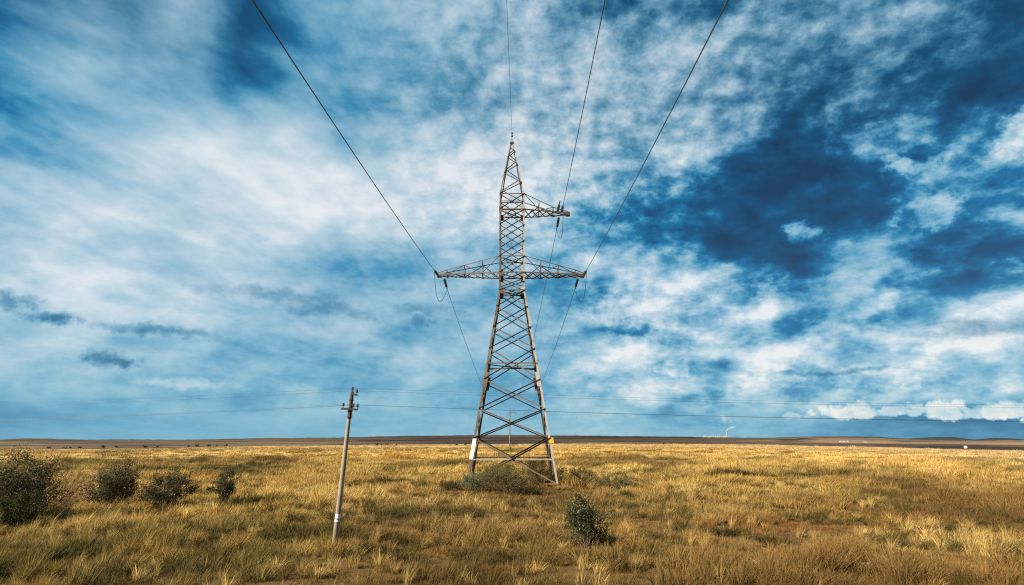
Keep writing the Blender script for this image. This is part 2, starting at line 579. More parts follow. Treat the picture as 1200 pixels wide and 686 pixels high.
def field_tone(x, y):
    """colour of the standing grass over the plain, with a vignette painted in"""
    r = np.hypot(x, y); az = np.degrees(np.arctan2(x, y))
    q = r / edge_r(az)
    n1 = fbm(x / 7.0, y / 9.0, 21, 4); n2 = fbm(x / 23.0, y / 30.0, 31, 4); n3 = fbm(x / 2.2, y / 2.6, 41, 3)
    n4 = fbm(x / 60.0, y / 90.0, 47, 4)
    c = lerp(STRAW, BRIGHT, (n3 - 0.42) * 3.0)
    c = lerp(c, OLIVE, (n1 - 0.53) * 5.5)
    c = lerp(c, DUN, (n2 - 0.54) * 5.0)
    c = lerp(c, OLIVE, (n4 - 0.60) * 4.0 * np.clip((r - 40) / 60, 0, 1) * 0.45)
    c = lerp(c, BROWN, np.clip((24 - r) / 8, 0, 1) * (0.6 + 0.3 * np.clip(np.abs(az) / 30, 0, 1)) * np.clip((n2 - 0.3) * 4, 0.2, 1))      # vignette put into the grass colour: browner near the camera and sideways
    left = np.clip((-9 - az) / 16, 0, 1) * np.clip((33 - r) / 9, 0, 1)  # near left grass darkened, corner vignette painted into its colour
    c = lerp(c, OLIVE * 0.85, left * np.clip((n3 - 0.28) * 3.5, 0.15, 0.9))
    right = np.clip((az - 8) / 22, 0, 1) * np.clip((110 - r) / 60, 0, 1)
    c = lerp(c, BROWN, right * 0.45 + right * (n1 - 0.45) * 2.0)
    c = lerp(c, RED, np.maximum(ell(x, y, 10.9, 26.0, 5.0, 2.4), ell(x, y, 19.0, 29.5, 5.0, 1.6)) * 0.7 * np.clip(n3 * 2.2, 0, 1))
    c = lerp(c, OLIVE * 0.8, np.maximum(ell(x, y, -4.2, 30.0, 4.5, 5.0), ell(x, y, 4.0, 33.0, 5.0, 3.0) * 0.7) * np.clip(n3 * 1.9, 0, 1))
    c = lerp(c, PALE, np.clip((q - 0.38) / 0.4, 0, 1) * np.clip((az + 45) / 40, 0.35, 1) * 0.85)
    return c


def plain_tone(x, y):
    """the ground itself: litter and soil under the grass, dark heath and bare strips beyond it"""
    r = np.hypot(x, y); az = np.degrees(np.arctan2(x, y))
    er = edge_r(az) * (1 + 0.10 * (fbm(x / 55.0, y / 55.0, 51, 3) - 0.5))
    q = r / er
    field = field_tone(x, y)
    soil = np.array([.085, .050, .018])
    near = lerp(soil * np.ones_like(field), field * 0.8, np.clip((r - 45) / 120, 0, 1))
    s1 = fbm(az / 9.0, np.log(r + 1) * 9.0, 61, 4); s2 = fbm(az / 5.0, np.log(r + 1) * 17.0, 71, 3)
    heath = np.array([0.026, 0.017, 0.013]) * np.ones_like(field)
    heath = lerp(heath, np.array([0.097, 0.067, 0.043]), (s1 - 0.52) * 6.0)
    leftw = np.clip((-6 - az) / 14, 0, 1)
    heath = lerp(heath, np.array([0.119, 0.083, 0.049]), leftw * np.clip((s2 - 0.36) * 4, 0, 1) * 0.9)
    rightw = np.clip((az - 17) / 8, 0, 1)
    band = np.clip((q - 1.9) / 0.4, 0, 1)
    heath = lerp(heath, np.array([0.216, 0.144, 0.083]), rightw * band * np.clip((s2 - 0.30) * 4, 0, 1))
    k = np.clip((q - 0.96) / 0.06, 0, 1)
    return lerp(near, heath, k)


def lerp_b(a, b, t):
    return a * (1 - t) + b * t


# bare sandy patches by the track
SAND = [(4.7, 18.8, 1.4, .45), (7.5, 18.85, 1.45, .62), (9.7, 18.7, .9, .36), (-17.0, 36.6, 1.2, .6), (3.1, 19.1, .7, .18)]


def sand_w(x, y):
    s = np.zeros_like(x)
    for cx, cy, rx, ry in SAND:
        s = np.maximum(s, np.clip(1.5 - 1.5 * np.hypot((x - cx) / rx, (y - cy) / ry) + 1.2 * (fbm(x * 1.7, y * 1.7, 81, 3) - 0.5), 0, 1))
    return s


def build_ground():
    rr = np.concatenate([[0.0], np.geomspace(1.5, 12, 12), np.linspace(12.25, 60, 150), np.geomspace(61, 1200, 170), np.geomspace(1300, 26000, 40)])
    aa = np.concatenate([np.linspace(-60, 60, 420), np.linspace(62, 298, 60)])
    A, RR = np.meshgrid(np.radians(aa), rr)
    x, y = RR * np.sin(A), RR * np.cos(A)
    z = ground_h(x, y)
    z = np.where(RR > 1200, -0.06, z)
    nr, na = RR.shape
    idx = np.arange(nr * na).reshape(nr, na)
    a, b = idx[:-1, :], idx[1:, :]
    f = np.stack([a, b, np.roll(b, -1, 1), np.roll(a, -1, 1)], -1).reshape(-1, 4)
    f = f[:, ::-1]
    tone = plain_tone(x.ravel(), y.ravel())
    m, w = material('steppe_soil')
    c = w.n('ShaderNodeAttribute', attribute_name='tone').outputs['Color']
    p = w.n('ShaderNodeTexCoord').outputs['Object']
    n = w.noise(p, 3.0, 9, 0.75).outputs[0]
    n2 = w.noise(p, 0.13, 8, 0.72).outputs[0]
    c = w.mix(w.rng(n, 0.42, 0.62, 0.0, 0.9), c, (2.2, 2.1, 1.8, 1), 'MULTIPLY')
    c = w.mix(w.rng(n2, 0.40, 0.66, 0.0, 0.6), c, (0.5, 0.5, 0.55, 1), 'MULTIPLY')
    sand = None
    s = w.n('ShaderNodeSeparateXYZ', {0: p})
    for cx, cy, rx, ry in SAND:
        u = w.m('DIVIDE', w.m('SUBTRACT', s.outputs[0], cx), rx)
        v = w.m('DIVIDE', w.m('SUBTRACT', s.outputs[1], cy), ry)
        d = w.m('SQRT', w.m('ADD', w.m('MULTIPLY', u, u), w.m('MULTIPLY', v, v)))
        d = w.m('ADD', d, w.m('MULTIPLY', w.m('SUBTRACT', n, 0.5), 1.4))
        k = w.rng(d, 1.05, 0.75)
        sand = k if sand is None else w.m('MAXIMUM', sand, k)
    c = w.mix(w.m('MULTIPLY', sand, w.rng(n2, 0.35, 0.6, 0.5, 1.0)), c, (.42, .31, .20, 1))
    finish(w, c, 0.95, 0.0, (n, 0.6, 0.08), 0.1)
    o = mesh_np('ground', np.stack([x.ravel(), y.ravel(), z.ravel()], 1), f, m, attrs={'tone': tone}, smooth=True)
    tag(o, kind='structure')
    return m


build_ground()

# low hills on the horizon: (azimuth, elevation of the crest in degrees)
CREST = [(-70, .0), (-50, .05), (-42, .02), (-39.0, 0.02), (-37.8, 0.11), (-36.1, 0.09), (-34.0, 0.02), (-31.3, 0.05), (-28.4, 0.03), (-25.3, 0.07),
         (-22.1, 0.16), (-15.1, 0.22), (-11.5, 0.32), (-3.9, 0.42), (0.0, 0.44), (7.7, 0.37), (15.1, 0.29), (18.7, 0.215), (22.1, 0.18), (24.7, 0.26),
         (27.2, 0.30), (30.2, 0.23), (31.9, 0.10), (33.5, 0.02), (34.8, 0.0), (36.1, -0.02), (38.5, -0.04), (50, .0), (70, .02)]
CREST_FAR = [(22, -.05), (26, -.02), (29.6, -0.01), (31.9, 0.11), (33.0, 0.18), (33.8, 0.24), (34.9, 0.25), (35.5, 0.15), (36.2, 0.06), (36.9, 0.12), (37.4, 0.18), (37.9, 0.15),
             (38.6, 0.11), (39.0, 0.07), (40.4, 0.1), (46, .22), (52, .1), (60, -.05)]


def crest_z(az, r):
    az = np.asarray(az, float)
    e = np.interp(az, [c[0] for c in CREST], [c[1] for c in CREST])
    e = e + 0.045 * (fbm(az * 0.9, az * 0 + 3.0, 91, 4) - 0.5) + 0.035 * (fbm(az * 5.0, az * 0 + 9.0, 93, 4) - 0.5)
    return EYE + np.tan(np.radians(e)) * r


CREST_R = 3000.0


def hill_z(az, r):
    top = np.maximum(crest_z(az, CREST_R), 0.5)
    up = np.clip((r - 1300) / (CREST_R - 1300), 0, 1)
    dn = np.clip((4300 - r) / 1300, 0, 1)
    prof = np.where(r < CREST_R, up * up * (3 - 2 * up) * 0.8 + up * 0.2, dn * dn * (3 - 2 * dn))
    return top * prof + (fbm(az * 1.7, r / 260.0, 95, 4) - 0.5) * 3.0 * prof * np.clip((2900 - r) / 500, 0, 1) - 0.6 * (1 - np.clip(prof * 12, 0, 1)) - 0.05


def hills(name, a0, a1, na, rs, zf, tonef):
    aa = np.linspace(a0, a1, na)
    A, RR = np.meshgrid(aa, rs)
    x, y = RR * np.sin(np.radians(A)), RR * np.cos(np.radians(A))
    z = zf(A, RR)
    idx = np.arange(A.size).reshape(A.shape)
    f = np.stack([idx[:-1, :-1], idx[:-1, 1:], idx[1:, 1:], idx[1:, :-1]], -1).reshape(-1, 4)
    tone = tonef(A.ravel(), RR.ravel())
    m, w = material('heath')
    c = w.n('ShaderNodeAttribute', attribute_name='tone').outputs['Color']
    p = w.n('ShaderNodeTexCoord').outputs['Object']
    n = w.noise(p, 0.02, 8, 0.7).outputs[0]
    c = w.mix(w.rng(n, 0.4, 0.65, 0.0, 0.6), c, (0.45, 0.45, 0.5, 1), 'MULTIPLY')
    finish(w, c, 1.0, 0.0, None, 0.05)
    o = mesh_np(name, np.stack([x.ravel(), y.ravel(), z.ravel()], 1), f, m, attrs={'tone': tone}, smooth=True)
    return tag(o, kind='structure')


def hill_tone(az, r):
    s1 = fbm(az / 6.0, r / 170.0, 101, 4); s2 = fbm(az / 3.0, r / 70.0, 111, 3)
    c = np.array([0.029, 0.019, 0.014]) * np.ones((len(az), 3))
    c = lerp(c, np.array([0.076, 0.052, 0.032]), (s1 - 0.45) * 7)
    c = lerp(c, np.array([0.137, 0.094, 0.054]), np.clip((-8 - az) / 12, 0, 1) * np.clip((s2 - 0.4) * 4, 0, 1))
    c = lerp(c, np.array([0.245, 0.169, 0.101]), np.clip((az - 17) / 8, 0, 1) * np.clip((s2 - 0.44) * 6, 0, 1))
    c = lerp(c, np.array([0.043, 0.040, 0.036]), np.clip((az - 20) / 3, 0, 1) * np.clip((r - 2500) / 300, 0, 1) * 0.85)
    return c


hills('hills', -75, 75, 900, np.concatenate([np.linspace(1300, 3000, 40), np.linspace(3080, 4300, 8)]), hill_z, hill_tone)


def far_z(az, r):
    e = np.interp(az, [c[0] for c in CREST_FAR], [c[1] for c in CREST_FAR]) + 0.03 * (fbm(az * 2.0, az * 0 + 5.0, 121, 4) - 0.5)
    top = EYE + np.tan(np.radians(e)) * 9000.0
    return top * (1 - np.clip(np.abs(r - 9000) / 1500, 0, 1) ** 1.6) - 3.0


hills('distant_hills', 24, 62, 400, np.linspace(7500, 10500, 25), far_z, lambda a, r: np.array([0.040, 0.043, 0.040]) * np.ones((len(a), 3)))

# ---------------------------------------------------------------- grass
LEAF = leaf_material('leaf')
HIDE = bpy.data.collections.new('grass_tufts')


def tuft(name, n, h0, h1, spread, lean, width, seed, wind=0.25, seg=3, heads=0.0):
    g = np.random.default_rng(seed)
    az = g.uniform(0, 2 * np.pi, n)
    rad = spread * np.sqrt(g.uniform(0, 1, n))
    bx, by = rad * np.cos(az), rad * np.sin(az)
    h = g.uniform(h0, h1, n) * (1 - 0.35 * (rad / spread) ** 2)
    ln = lean * g.uniform(0.25, 1.0, n) * (0.35 + rad / spread)
    dx, dy = ln * np.cos(az) + wind * g.uniform(0.3, 1.2, n), ln * np.sin(az) + g.normal(0, 0.06, n)
    fa = g.uniform(0, np.pi, n)
    wx, wy = np.cos(fa), np.sin(fa)
    vs, tv = [], []
    v = g.uniform(0.72, 1.22, n)
    hue = g.normal(0, 0.05, n)
    t = np.linspace(0, 1, seg + 1)
    for k, tk in enumerate(t):
        px = bx + dx * h * tk ** 1.8
        py = by + dy * h * tk ** 1.8
        pz = h * (tk - 0.18 * tk ** 2 * np.minimum(1.0, np.hypot(dx, dy)))
        wk = width * (1.0 - 0.85 * tk ** 1.5) * g.uniform(0.8, 1.2, n)
        if heads:
            wk = wk * np.where((g.uniform(0, 1, n) < heads) & (k == seg - 1), 2.2, 1.0)
        for s in (-1, 1):
            vs.append(np.stack([px + s * wx * wk / 2, py + s * wy * wk / 2, pz], 1))
            tv.append(np.stack([v * (1 + hue), v, v * (1 - hue)], 1))
    V = np.stack(vs, 1).reshape(-1, 3)                  # per blade 2*(seg+1)
    TV = np.stack(tv, 1).reshape(-1, 3)
    per = 2 * (seg + 1)
    base = (np.arange(n) * per)[:, None]
    f = np.concatenate([base + np.array([2 * k, 2 * k + 1, 2 * k + 3, 2 * k + 2]) for k in range(seg)], 0)
    return V, f, TV


def grass_material():
    m, w = material('dry_grass')
    tint = w.n('ShaderNodeAttribute', attribute_name='tint', attribute_type='INSTANCER').outputs['Color']
    v = w.n('ShaderNodeAttribute', attribute_name='tone').outputs['Color']
    c = w.mix(1.0, tint, v, 'MULTIPLY')
    finish(w, c, 0.9, 0.0, None, 0.05, 0.16)
    return m


GRASS = grass_material()
TUFTS = [  # n, h0, h1, spread, lean, width, wind
    (80, .24, .60, .15, .75, .012, .16), (70, .30, .72, .13, .60, .011, .26), (90, .20, .50, .18, .95, .012, .10), (50, .36, .86, .11, .45, .009, .24),
    (110, .20, .48, .20, 1.15, .013, .10), (120, .18, .42, .24, 1.25, .013, .12),             # round dense tussocks
    (110, .05, .17, .36, 1.3, .013, .06), (110, .07, .24, .38, 1.1, .012, .10),                 # low mat
    (34, .28, .70, .34, .7, .026, .28), (34, .25, .60, .40, .8, .028, .25), (36, .15, .40, .42, 1.1, .030, .15),   # further off
    (26, .30, .65, .75, .6, .075, .25), (26, .22, .50, .85, .7, .085, .2), (26, .18, .42, .90, .9, .09, .2),       # far
]
for i, (n, h0, h1, sp, le, wd, wi) in enumerate(TUFTS):
    V, f, tv = tuft('tuft', n, h0, h1, sp, le, wd, 100 + i, wi, 3 if i < 8 else 2, 0.3 if i in (1, 3) else 0)
    o = mesh_np('tuft_%02d' % i, V, f, GRASS, attrs={'tone': tv})
    COL.objects.unlink(o)
    HIDE.objects.link(o)

CLEAR = [(-5.53, 20.41, .25)]


def scatter():
    P, S, RT, ID, C = [], [], [], [], []

    def ring(r0, r1, dens, kinds, s0, s1, half=58, cover=False):
        area = math.radians(2 * half) / 2 * (r1 ** 2 - r0 ** 2)
        n = int(area * dens)
        r = np.sqrt(rng.uniform(r0 ** 2, r1 ** 2, n)); a = np.radians(rng.uniform(-half, half, n))
        x, y = r * np.sin(a), r * np.cos(a)
        clump = fbm(x / (1.1 if r1 < 70 else 2.6), y / (1.0 if r1 < 70 else 2.6), 131, 2); big = fbm(x / 8.0, y / 10.0, 141, 3)
        keep = np.ones(n, bool) if cover else rng.uniform(0, 1, n) < np.clip((clump - 0.43) * 9.0, 0.14, 1) * np.clip((big - 0.2) * 2.8, 0.4, 1)
        mound = np.hypot((x - .6) / 5.2, (y - 44.5) / 5.5) < 1
        keep &= ~mound | (rng.uniform(0, 1, n) < 0.3)
        keep &= np.maximum(sand_w(x, y), sand_w(x, y + .8) * .9) < rng.uniform(0.1, 0.7, n)
        azd = np.degrees(a)
        keep &= r < edge_r(azd) * (1 + 0.10 * (fbm(x / 55.0, y / 55.0, 51, 3) - 0.5)) * rng.uniform(0.9, 1.0, n)
        x, y, r, clump, big, azd = x[keep], y[keep], r[keep], clump[keep], big[keep], azd[keep]
        n = len(x)
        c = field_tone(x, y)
        sel = rng.uniform(0, 1, n)
        tall = fbm(x / 5.0, y / 6.0, 151, 3)
        ids = np.zeros(n, int)
        lo, mid, hi = kinds
        ids = np.where(sel < 0.34, rng.choice(lo, n), np.where(sel < 0.34 + 0.2, rng.choice(mid, n), rng.choice(hi, n)))
        ids = np.where((tall > 0.56), rng.choice(hi, n), ids)
        ids = np.where((tall < 0.42) & (sel < 0.65), rng.choice(lo, n), ids)
        ids = np.where((np.hypot((x - .6) / 5.2, (y - 43) / 7.5) < 1) | cover, rng.choice(lo, n), ids)
        sc = rng.uniform(s0, s1, n) * np.clip(0.55 + (tall - 0.3) * 1.5, 0.5, 1.25) * (np.clip(0.6 + (clump - 0.42) * 2.6, 0.6, 1.3) if not cover else 1.0)
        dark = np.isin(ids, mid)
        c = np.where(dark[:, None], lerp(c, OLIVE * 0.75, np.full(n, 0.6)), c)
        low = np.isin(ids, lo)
        c = np.where(low[:, None], lerp(c, BROWN * 0.8, rng.uniform(0.1, 0.75, n)), c)  # low mats tinted darker, painting the shaded gaps between tufts
        c = c * rng.uniform(0.78, 1.2, n)[:, None]
        z = ground_h(x, y) - 0.02
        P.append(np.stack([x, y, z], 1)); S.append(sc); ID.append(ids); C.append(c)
        RT.append(np.stack([np.zeros(n), np.zeros(n), np.where(hi[0] < 4, rng.normal(0, 0.7, n), rng.uniform(-0.9, 0.9, n))], 1))

    near = ([6, 7], [4, 5], [0, 1, 2, 3])
    ring(2.5, 13, 5.5, near, 0.8, 1.15)
    ring(12, 70, 7.5, near, 0.7, 1.2, 50, True)
    ring(13, 32, 26.0, near, 0.65, 1.1)
    ring(32, 62, 13.0, ([6, 7, 10], [4, 5, 10], [0, 1, 2, 8, 9]), 0.9, 1.3, 48)
    ring(62, 125, 4.6, ([10], [10], [8, 9]), 1.05, 1.5, 46)
    ring(125, 290, 0.42, ([13], [13], [11, 12]), 0.8, 1.25, 44)
    ring(290, 640, 0.10, ([13], [13], [11, 12]), 0.9, 1.4, 43)
    # dark single tussocks the eye picks out, and taller straw stalks over them
    for (x, y, s, dk) in [(4.0, 20.9, 1.15, 1), (4.5, 18.8, 1.0, 1), (4.15, 20.6, 1.0, 1), (8.6, 22.2, 1.3, 1), (9.0, 21.9, 1.1, 1), (12.5, 21.6, 1.3, 1), (13.2, 22.4, 1.2, 1),
                          (11.4, 20.3, 1.1, 1), (10.9, 17.6, 1.2, 1), (-17.3, 30.2, 1.6, 1), (-17.9, 30.4, 1.3, 1), (-10.6, 27.4, 1.3, 1), (-9.3, 27.3, 1.3, 1), (-8.1, 27.5, 1.4, 1),
                          (-7.0, 27.2, 1.2, 1), (-11.7, 26.8, 1.2, 1), (7.4, 24.0, 1.3, 1), (8.2, 24.1, 1.2, 1), (6.6, 24.3, 1.2, 1), (15.6, 19.5, 1.4, 1), (3.2, 18.0, 1.1, 1)]:
        for k in range(3):
            px, py = x + rng.normal(0, .16), y + rng.normal(0, .16)
            P.append(np.array([[px, py, gh(px, py) - .02]])); S.append(np.array([s * rng.uniform(.8, 1.15)])); ID.append(np.array([rng.choice([4, 5])]))
            C.append((np.array([.055, .042, .014]) * rng.uniform(.8, 1.3))[None]); RT.append(np.array([[0, 0, rng.uniform(-3, 3)]]))
    # dark tussocks in broken rows, and pale dry wisps between them
    m_ = 5200
    r = np.sqrt(rng.uniform(13 ** 2, 58 ** 2, m_)); a = np.radians(rng.uniform(-47, 47, m_))
    x, y = r * np.sin(a), r * np.cos(a)
    rows = fbm(x / 3.6, y / 1.5, 161, 3)
    ok = (rows > 0.53) & (np.hypot((x - .6) / 5.2, (y - 44) / 5.5) > 1) & (rng.uniform(0, 1, m_) < 0.75) & (np.hypot(x + 5.53, y - 20.4) > 1.0) & (np.maximum(sand_w(x, y), sand_w(x, y + .8)) < .3)
    x, y, rows = x[ok], y[ok], rows[ok]
    m_ = len(x)
    P.append(np.stack([x, y, ground_h(x, y) - .02], 1)); S.append(rng.uniform(.7, 1.25, m_) * np.clip(.6 + (rows - .53) * 5, .6, 1.25)); ID.append(rng.choice([4, 5, 4, 1], m_))
    C.append(lerp(np.array([.058, .043, .014]), np.array([.115, .085, .026]), rng.uniform(0, 1, m_))); RT.append(np.stack([np.zeros(m_), np.zeros(m_), rng.uniform(-3, 3, m_)], 1))
    m_ = 1500
    r = np.sqrt(rng.uniform(13 ** 2, 45 ** 2, m_)); a = np.radians(rng.uniform(-47, 47, m_))
    x, y = r * np.sin(a), r * np.cos(a)
    ok = (fbm(x / 2.6, y / 2.0, 171, 3) > 0.52) & (np.maximum(sand_w(x, y), sand_w(x, y + .8)) < .3) & (np.hypot((x - .6) / 5.2, (y - 43) / 6.5) > 1)
    x, y = x[ok], y[ok]
    m_ = len(x)
    P.append(np.stack([x, y, ground_h(x, y) - .02], 1)); S.append(rng.uniform(.65, 1.0, m_)); ID.append(rng.choice([0, 1, 3], m_))
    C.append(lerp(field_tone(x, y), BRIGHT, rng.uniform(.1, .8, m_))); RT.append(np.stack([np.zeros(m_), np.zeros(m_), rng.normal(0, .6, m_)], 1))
    # grass grown up round the telegraph pole and the pylon feet
    for (x, y, m_) in [(-5.5, 20.1, 9), (-5.75, 20.2, 5), (-5.25, 20.1, 5), (3.3, 45.3, 6), (-3.4, 45.2, 8), (3.9, 45.6, 5)]:
        px, py = x + rng.normal(0, .16, m_), y + rng.normal(0, .12, m_)
        P.append(np.stack([px, py, ground_h(px, py) - .02], 1)); S.append(rng.uniform(.8, 1.15, m_)); ID.append(rng.choice([0, 1, 2], m_))
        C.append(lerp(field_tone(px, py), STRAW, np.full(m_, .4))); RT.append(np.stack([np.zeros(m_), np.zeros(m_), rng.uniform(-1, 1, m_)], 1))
    P, S, RT, ID, C = map(np.concatenate, (P, S, RT, ID, C))
    me = bpy.data.meshes.new('grass')
    me.vertices.add(len(P))
    me.vertices.foreach_set('co', P.astype(np.float32).ravel())
    a = me.attributes.new('size', 'FLOAT', 'POINT'); a.data.foreach_set('value', S.astype(np.float32))
    a = me.attributes.new('turn', 'FLOAT_VECTOR', 'POINT'); a.data.foreach_set('vector', RT.astype(np.float32).ravel())
    a = me.attributes.new('which', 'INT', 'POINT'); a.data.foreach_set('value', ID.astype(np.int32))
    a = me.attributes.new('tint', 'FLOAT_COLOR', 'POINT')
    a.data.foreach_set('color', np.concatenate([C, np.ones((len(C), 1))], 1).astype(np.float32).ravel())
    me.materials.append(GRASS)
    o = bpy.data.objects.new('grass', me)
    COL.objects.link(o)
    ng = bpy.data.node_groups.new('grass_scatter', 'GeometryNodeTree')
    ng.interface.new_socket('Geometry', in_out='INPUT', socket_type='NodeSocketGeometry')
    ng.interface.new_socket('Geometry', in_out='OUTPUT', socket_type='NodeSocketGeometry')
    N = ng.nodes; L = ng.links
    gi, go = N.new('NodeGroupInput'), N.new('NodeGroupOutput')
    ci = N.new('GeometryNodeCollectionInfo')
    ci.inputs['Collection'].default_value = HIDE
    ci.inputs['Separate Children'].default_value = True
    ci.inputs['Reset Children'].default_value = True
    ip = N.new('GeometryNodeInstanceOnPoints')
    ip.inputs['Pick Instance'].default_value = True

    def attr(nm, typ):
        nd = N.new('GeometryNodeInputNamedAttribute'); nd.data_type = typ
        nd.inputs['Name'].default_value = nm
        return nd.outputs['Attribute']
    L.new(gi.outputs[0], ip.inputs['Points'])
    L.new(ci.outputs[0], ip.inputs['Instance'])
    L.new(attr('which', 'INT'), ip.inputs['Instance Index'])
    er = N.new('FunctionNodeEulerToRotation')
    L.new(attr('turn', 'FLOAT_VECTOR'), er.inputs[0])
    L.new(er.outputs[0], ip.inputs['Rotation'])
    L.new(attr('size', 'FLOAT'), ip.inputs['Scale'])
    L.new(ip.outputs[0], go.inputs[0])
    md = o.modifiers.new('scatter', 'NODES')
    md.node_group = ng
    tag(o, 'dry straw coloured steppe grass covering the plain', 'grass', kind='stuff')
    print('grass tufts', len(P))


scatter()

# ---------------------------------------------------------------- shrubs
BARK = mottled('bark', (.085, .058, .040), (.16, .115, .08), 9, 0.9)
BARK_RED = mottled('red_bark', (.12, .06, .04), (.20, .11, .07), 9, 0.9)


def branch_path(p, q, g, bow=0.12, n=5):
    p, q = np.array(p), np.array(q)
    L = np.linalg.norm(q - p)
    side = g.normal(0, bow * L, 3)
    t = np.linspace(0, 1, n)[:, None]
    return p + (q - p) * t + side * np.sin(np.pi * t) + np.array([0, 0, 0.10 * L]) * np.sin(np.pi * t)


def shrub(name, label, cat, loc, w, h, seed, stems=12, twigs=5, leaves=5000, leaf=(.10, .04), tones=((.10, .095, .05), (.17, .165, .10)),
          silver=0.12, lean=(0, 0), low=0.05, bare=False, rag=(.8, 1.0), group=None, bark=None, sub=True, rad=0.02, gap=0.35):
    g = np.random.default_rng(seed)
    root = empty(name, loc, label, cat, group)
    mb = MB()
    pts, wts = [], []
    for s in range(stems):
        a = g.uniform(0, 2 * np.pi)
        sz = g.uniform(-0.62 + 1.5 * low, 1.0)
        sz = min(sz, 1.0)
        rr = g.uniform(*rag)
        hz = math.sqrt(max(0.0, 1 - sz * sz)) * w / 2 * rr
        tip = np.array([math.cos(a) * hz + lean[0] * h * max(sz, 0), math.sin(a) * hz + lean[1] * h * max(sz, 0), max(0.1 * h, h * (0.46 + 0.54 * sz * rr))])
        b = np.array([math.cos(a), math.sin(a), 0]) * g.uniform(0.0, 0.08) * w
        pa = branch_path(b, tip, g, 0.07, 6)
        r0 = rad * g.uniform(.7, 1.2)
        sw = g.uniform(.12, 1.5)
        mb.tube(pa, np.linspace(r0, r0 * 0.25, len(pa)), 5)
        for k in range(twigs):
            i = g.integers(2, len(pa))
            L = g.uniform(0.16, 0.34) * min(w, h)
            dirn = (pa[i] - pa[0]); dirn = dirn / (np.linalg.norm(dirn) + 1e-6) + g.normal(0, 0.55, 3) + np.array([0, 0, 0.25])
            q = pa[i] + dirn / np.linalg.norm(dirn) * L
            q[2] = min(max(q[2], 0.05), 1.04 * h)
            tw = branch_path(pa[i], q, g, 0.08, 4)
            mb.tube(tw, np.linspace(r0 * 0.4, r0 * 0.12, 4), 4)
            if bare:
                for j in range(3):
                    dd = (q - pa[i]) + g.normal(0, 0.4, 3) * L
                    mb.tube(branch_path(tw[2], tw[2] + dd * 0.7, g, 0.08, 3), [r0 * 0.2, r0 * 0.14, r0 * 0.06], 3)
            if g.uniform() > gap * 0.5:
                tt = g.uniform(0, 1, 8)[:, None]
                pts.append(pa[i] + (q - pa[i]) * tt); wts.append(np.full(8, sw * g.uniform(0.4, 1.4)))
        t2 = g.uniform(0.25, 1.0, 8)
        ii = (t2 * (len(pa) - 1)).astype(int)
        pts.append(pa[ii]); wts.append(np.full(8, sw * 0.5 * g.uniform(0.3, 1.2)))
    mb.build('stems', bark or BARK, root)
    if leaves:
        pts, wts = np.concatenate(pts), np.concatenate(wts)
        pick = g.choice(len(pts), leaves, p=wts / wts.sum())
        c = pts[pick] + g.normal(0, 1, (leaves, 3)) * 0.058 * min(w, h)
        c[:, 2] = np.maximum(c[:, 2], 0.03)
        ax = g.normal(0, 1, (leaves, 3)) + np.array([0, 0, 0.5]) + 0.8 * c / (np.linalg.norm(c, axis=1)[:, None] + 1e-6)
        ax /= np.linalg.norm(ax, axis=1)[:, None]
        nb = np.cross(ax, g.normal(0, 1, (leaves, 3))); nb /= np.linalg.norm(nb, axis=1)[:, None]
        L = leaf[0] * g.uniform(.6, 1.25, leaves)[:, None]; W = leaf[1] * g.uniform(.7, 1.2, leaves)[:, None]
        V = np.stack([c - ax * L / 2, c + nb * W / 2 - ax * L * .05, c + ax * L / 2, c - nb * W / 2 - ax * L * .05], 1).reshape(-1, 3)
        f = np.arange(leaves * 4).reshape(-1, 4)
        clump = g.uniform(0, 1, len(pts))[pick]
        tn = lerp(np.array(tones[0]), np.array(tones[1]), np.clip(clump + g.normal(0, .2, leaves), 0, 1))
        sv = g.uniform(0, 1, leaves) < silver
        tn = np.where(sv[:, None], np.array([.20, .185, .11]), tn) * g.uniform(.8, 1.2, leaves)[:, None]
        mesh_np('foliage', V, f, LEAF, root, {'tone': np.repeat(tn, 4, 0)})
    return root


def at(x, y, dz=-0.03):
    return (x, y, gh(x, y) + dz)


OLV = ((0.043, 0.035, 0.014), (0.097, 0.082, 0.035))
GRN = ((0.027, 0.031, 0.010), (0.062, 0.065, 0.023))
shrub('silver_shrub', 'largest dark bush with silvery leaves cut off by the frame edge', 'bush', at(-22.3, 28.8), 3.9, 2.95, 41, 36, 7, 19000, (.105, .040), OLV, .16, rad=.026, rag=(.5, 1.1), low=.12)
shrub('green_bush', 'low dark green bush at the foot of the large silvery bush', 'bush', at(-19.9, 26.4), 1.6, 1.35, 2, 22, 6, 6500, (.085, .034), GRN, .03)
shrub('bare_shrub', 'reddish brown twiggy shrub with bare branches beside the large silvery bush', 'bush', at(-22.6, 31.6), 3.0, 2.0, 3, 20, 6, 1500, (.06, .02),
      ((.11, .06, .035), (.17, .10, .05)), 0, lean=(.35, 0), bare=True, bark=BARK_RED, rad=.022)
shrub('olive_bush', 'ragged tall topped olive bush, second bush from the left in the row', 'bush', at(-21.2, 33.95), 2.5, 2.35, 44, 24, 7, 12000, (.095, .040), OLV, .12, low=.2, rag=(.5, 1.12))
shrub('olive_bush', 'rounded dense olive bush in the middle of the row on the left', 'bush', at(-18.0, 33.6), 2.6, 2.0, 45, 28, 7, 13000, (.09, .038), OLV, .10, low=.15, rag=(.55, 1.1))
shrub('olive_bush', 'narrow upright sparse bush at the right end of the row', 'bush', at(-15.7, 35.3), 1.35, 1.85, 36, 18, 6, 4000, (.09, .036), OLV, .08, low=.5, rag=(.55, 1.08))
shrub('scrub', 'low dark scrub between the rounded bush and the narrow upright bush', 'bush', at(-19.0, 42.0), 2.0, .6, 7, 26, 5, 4000, (.09, .04), ((.08, .062, .026), (.14, .11, .05)), .03)
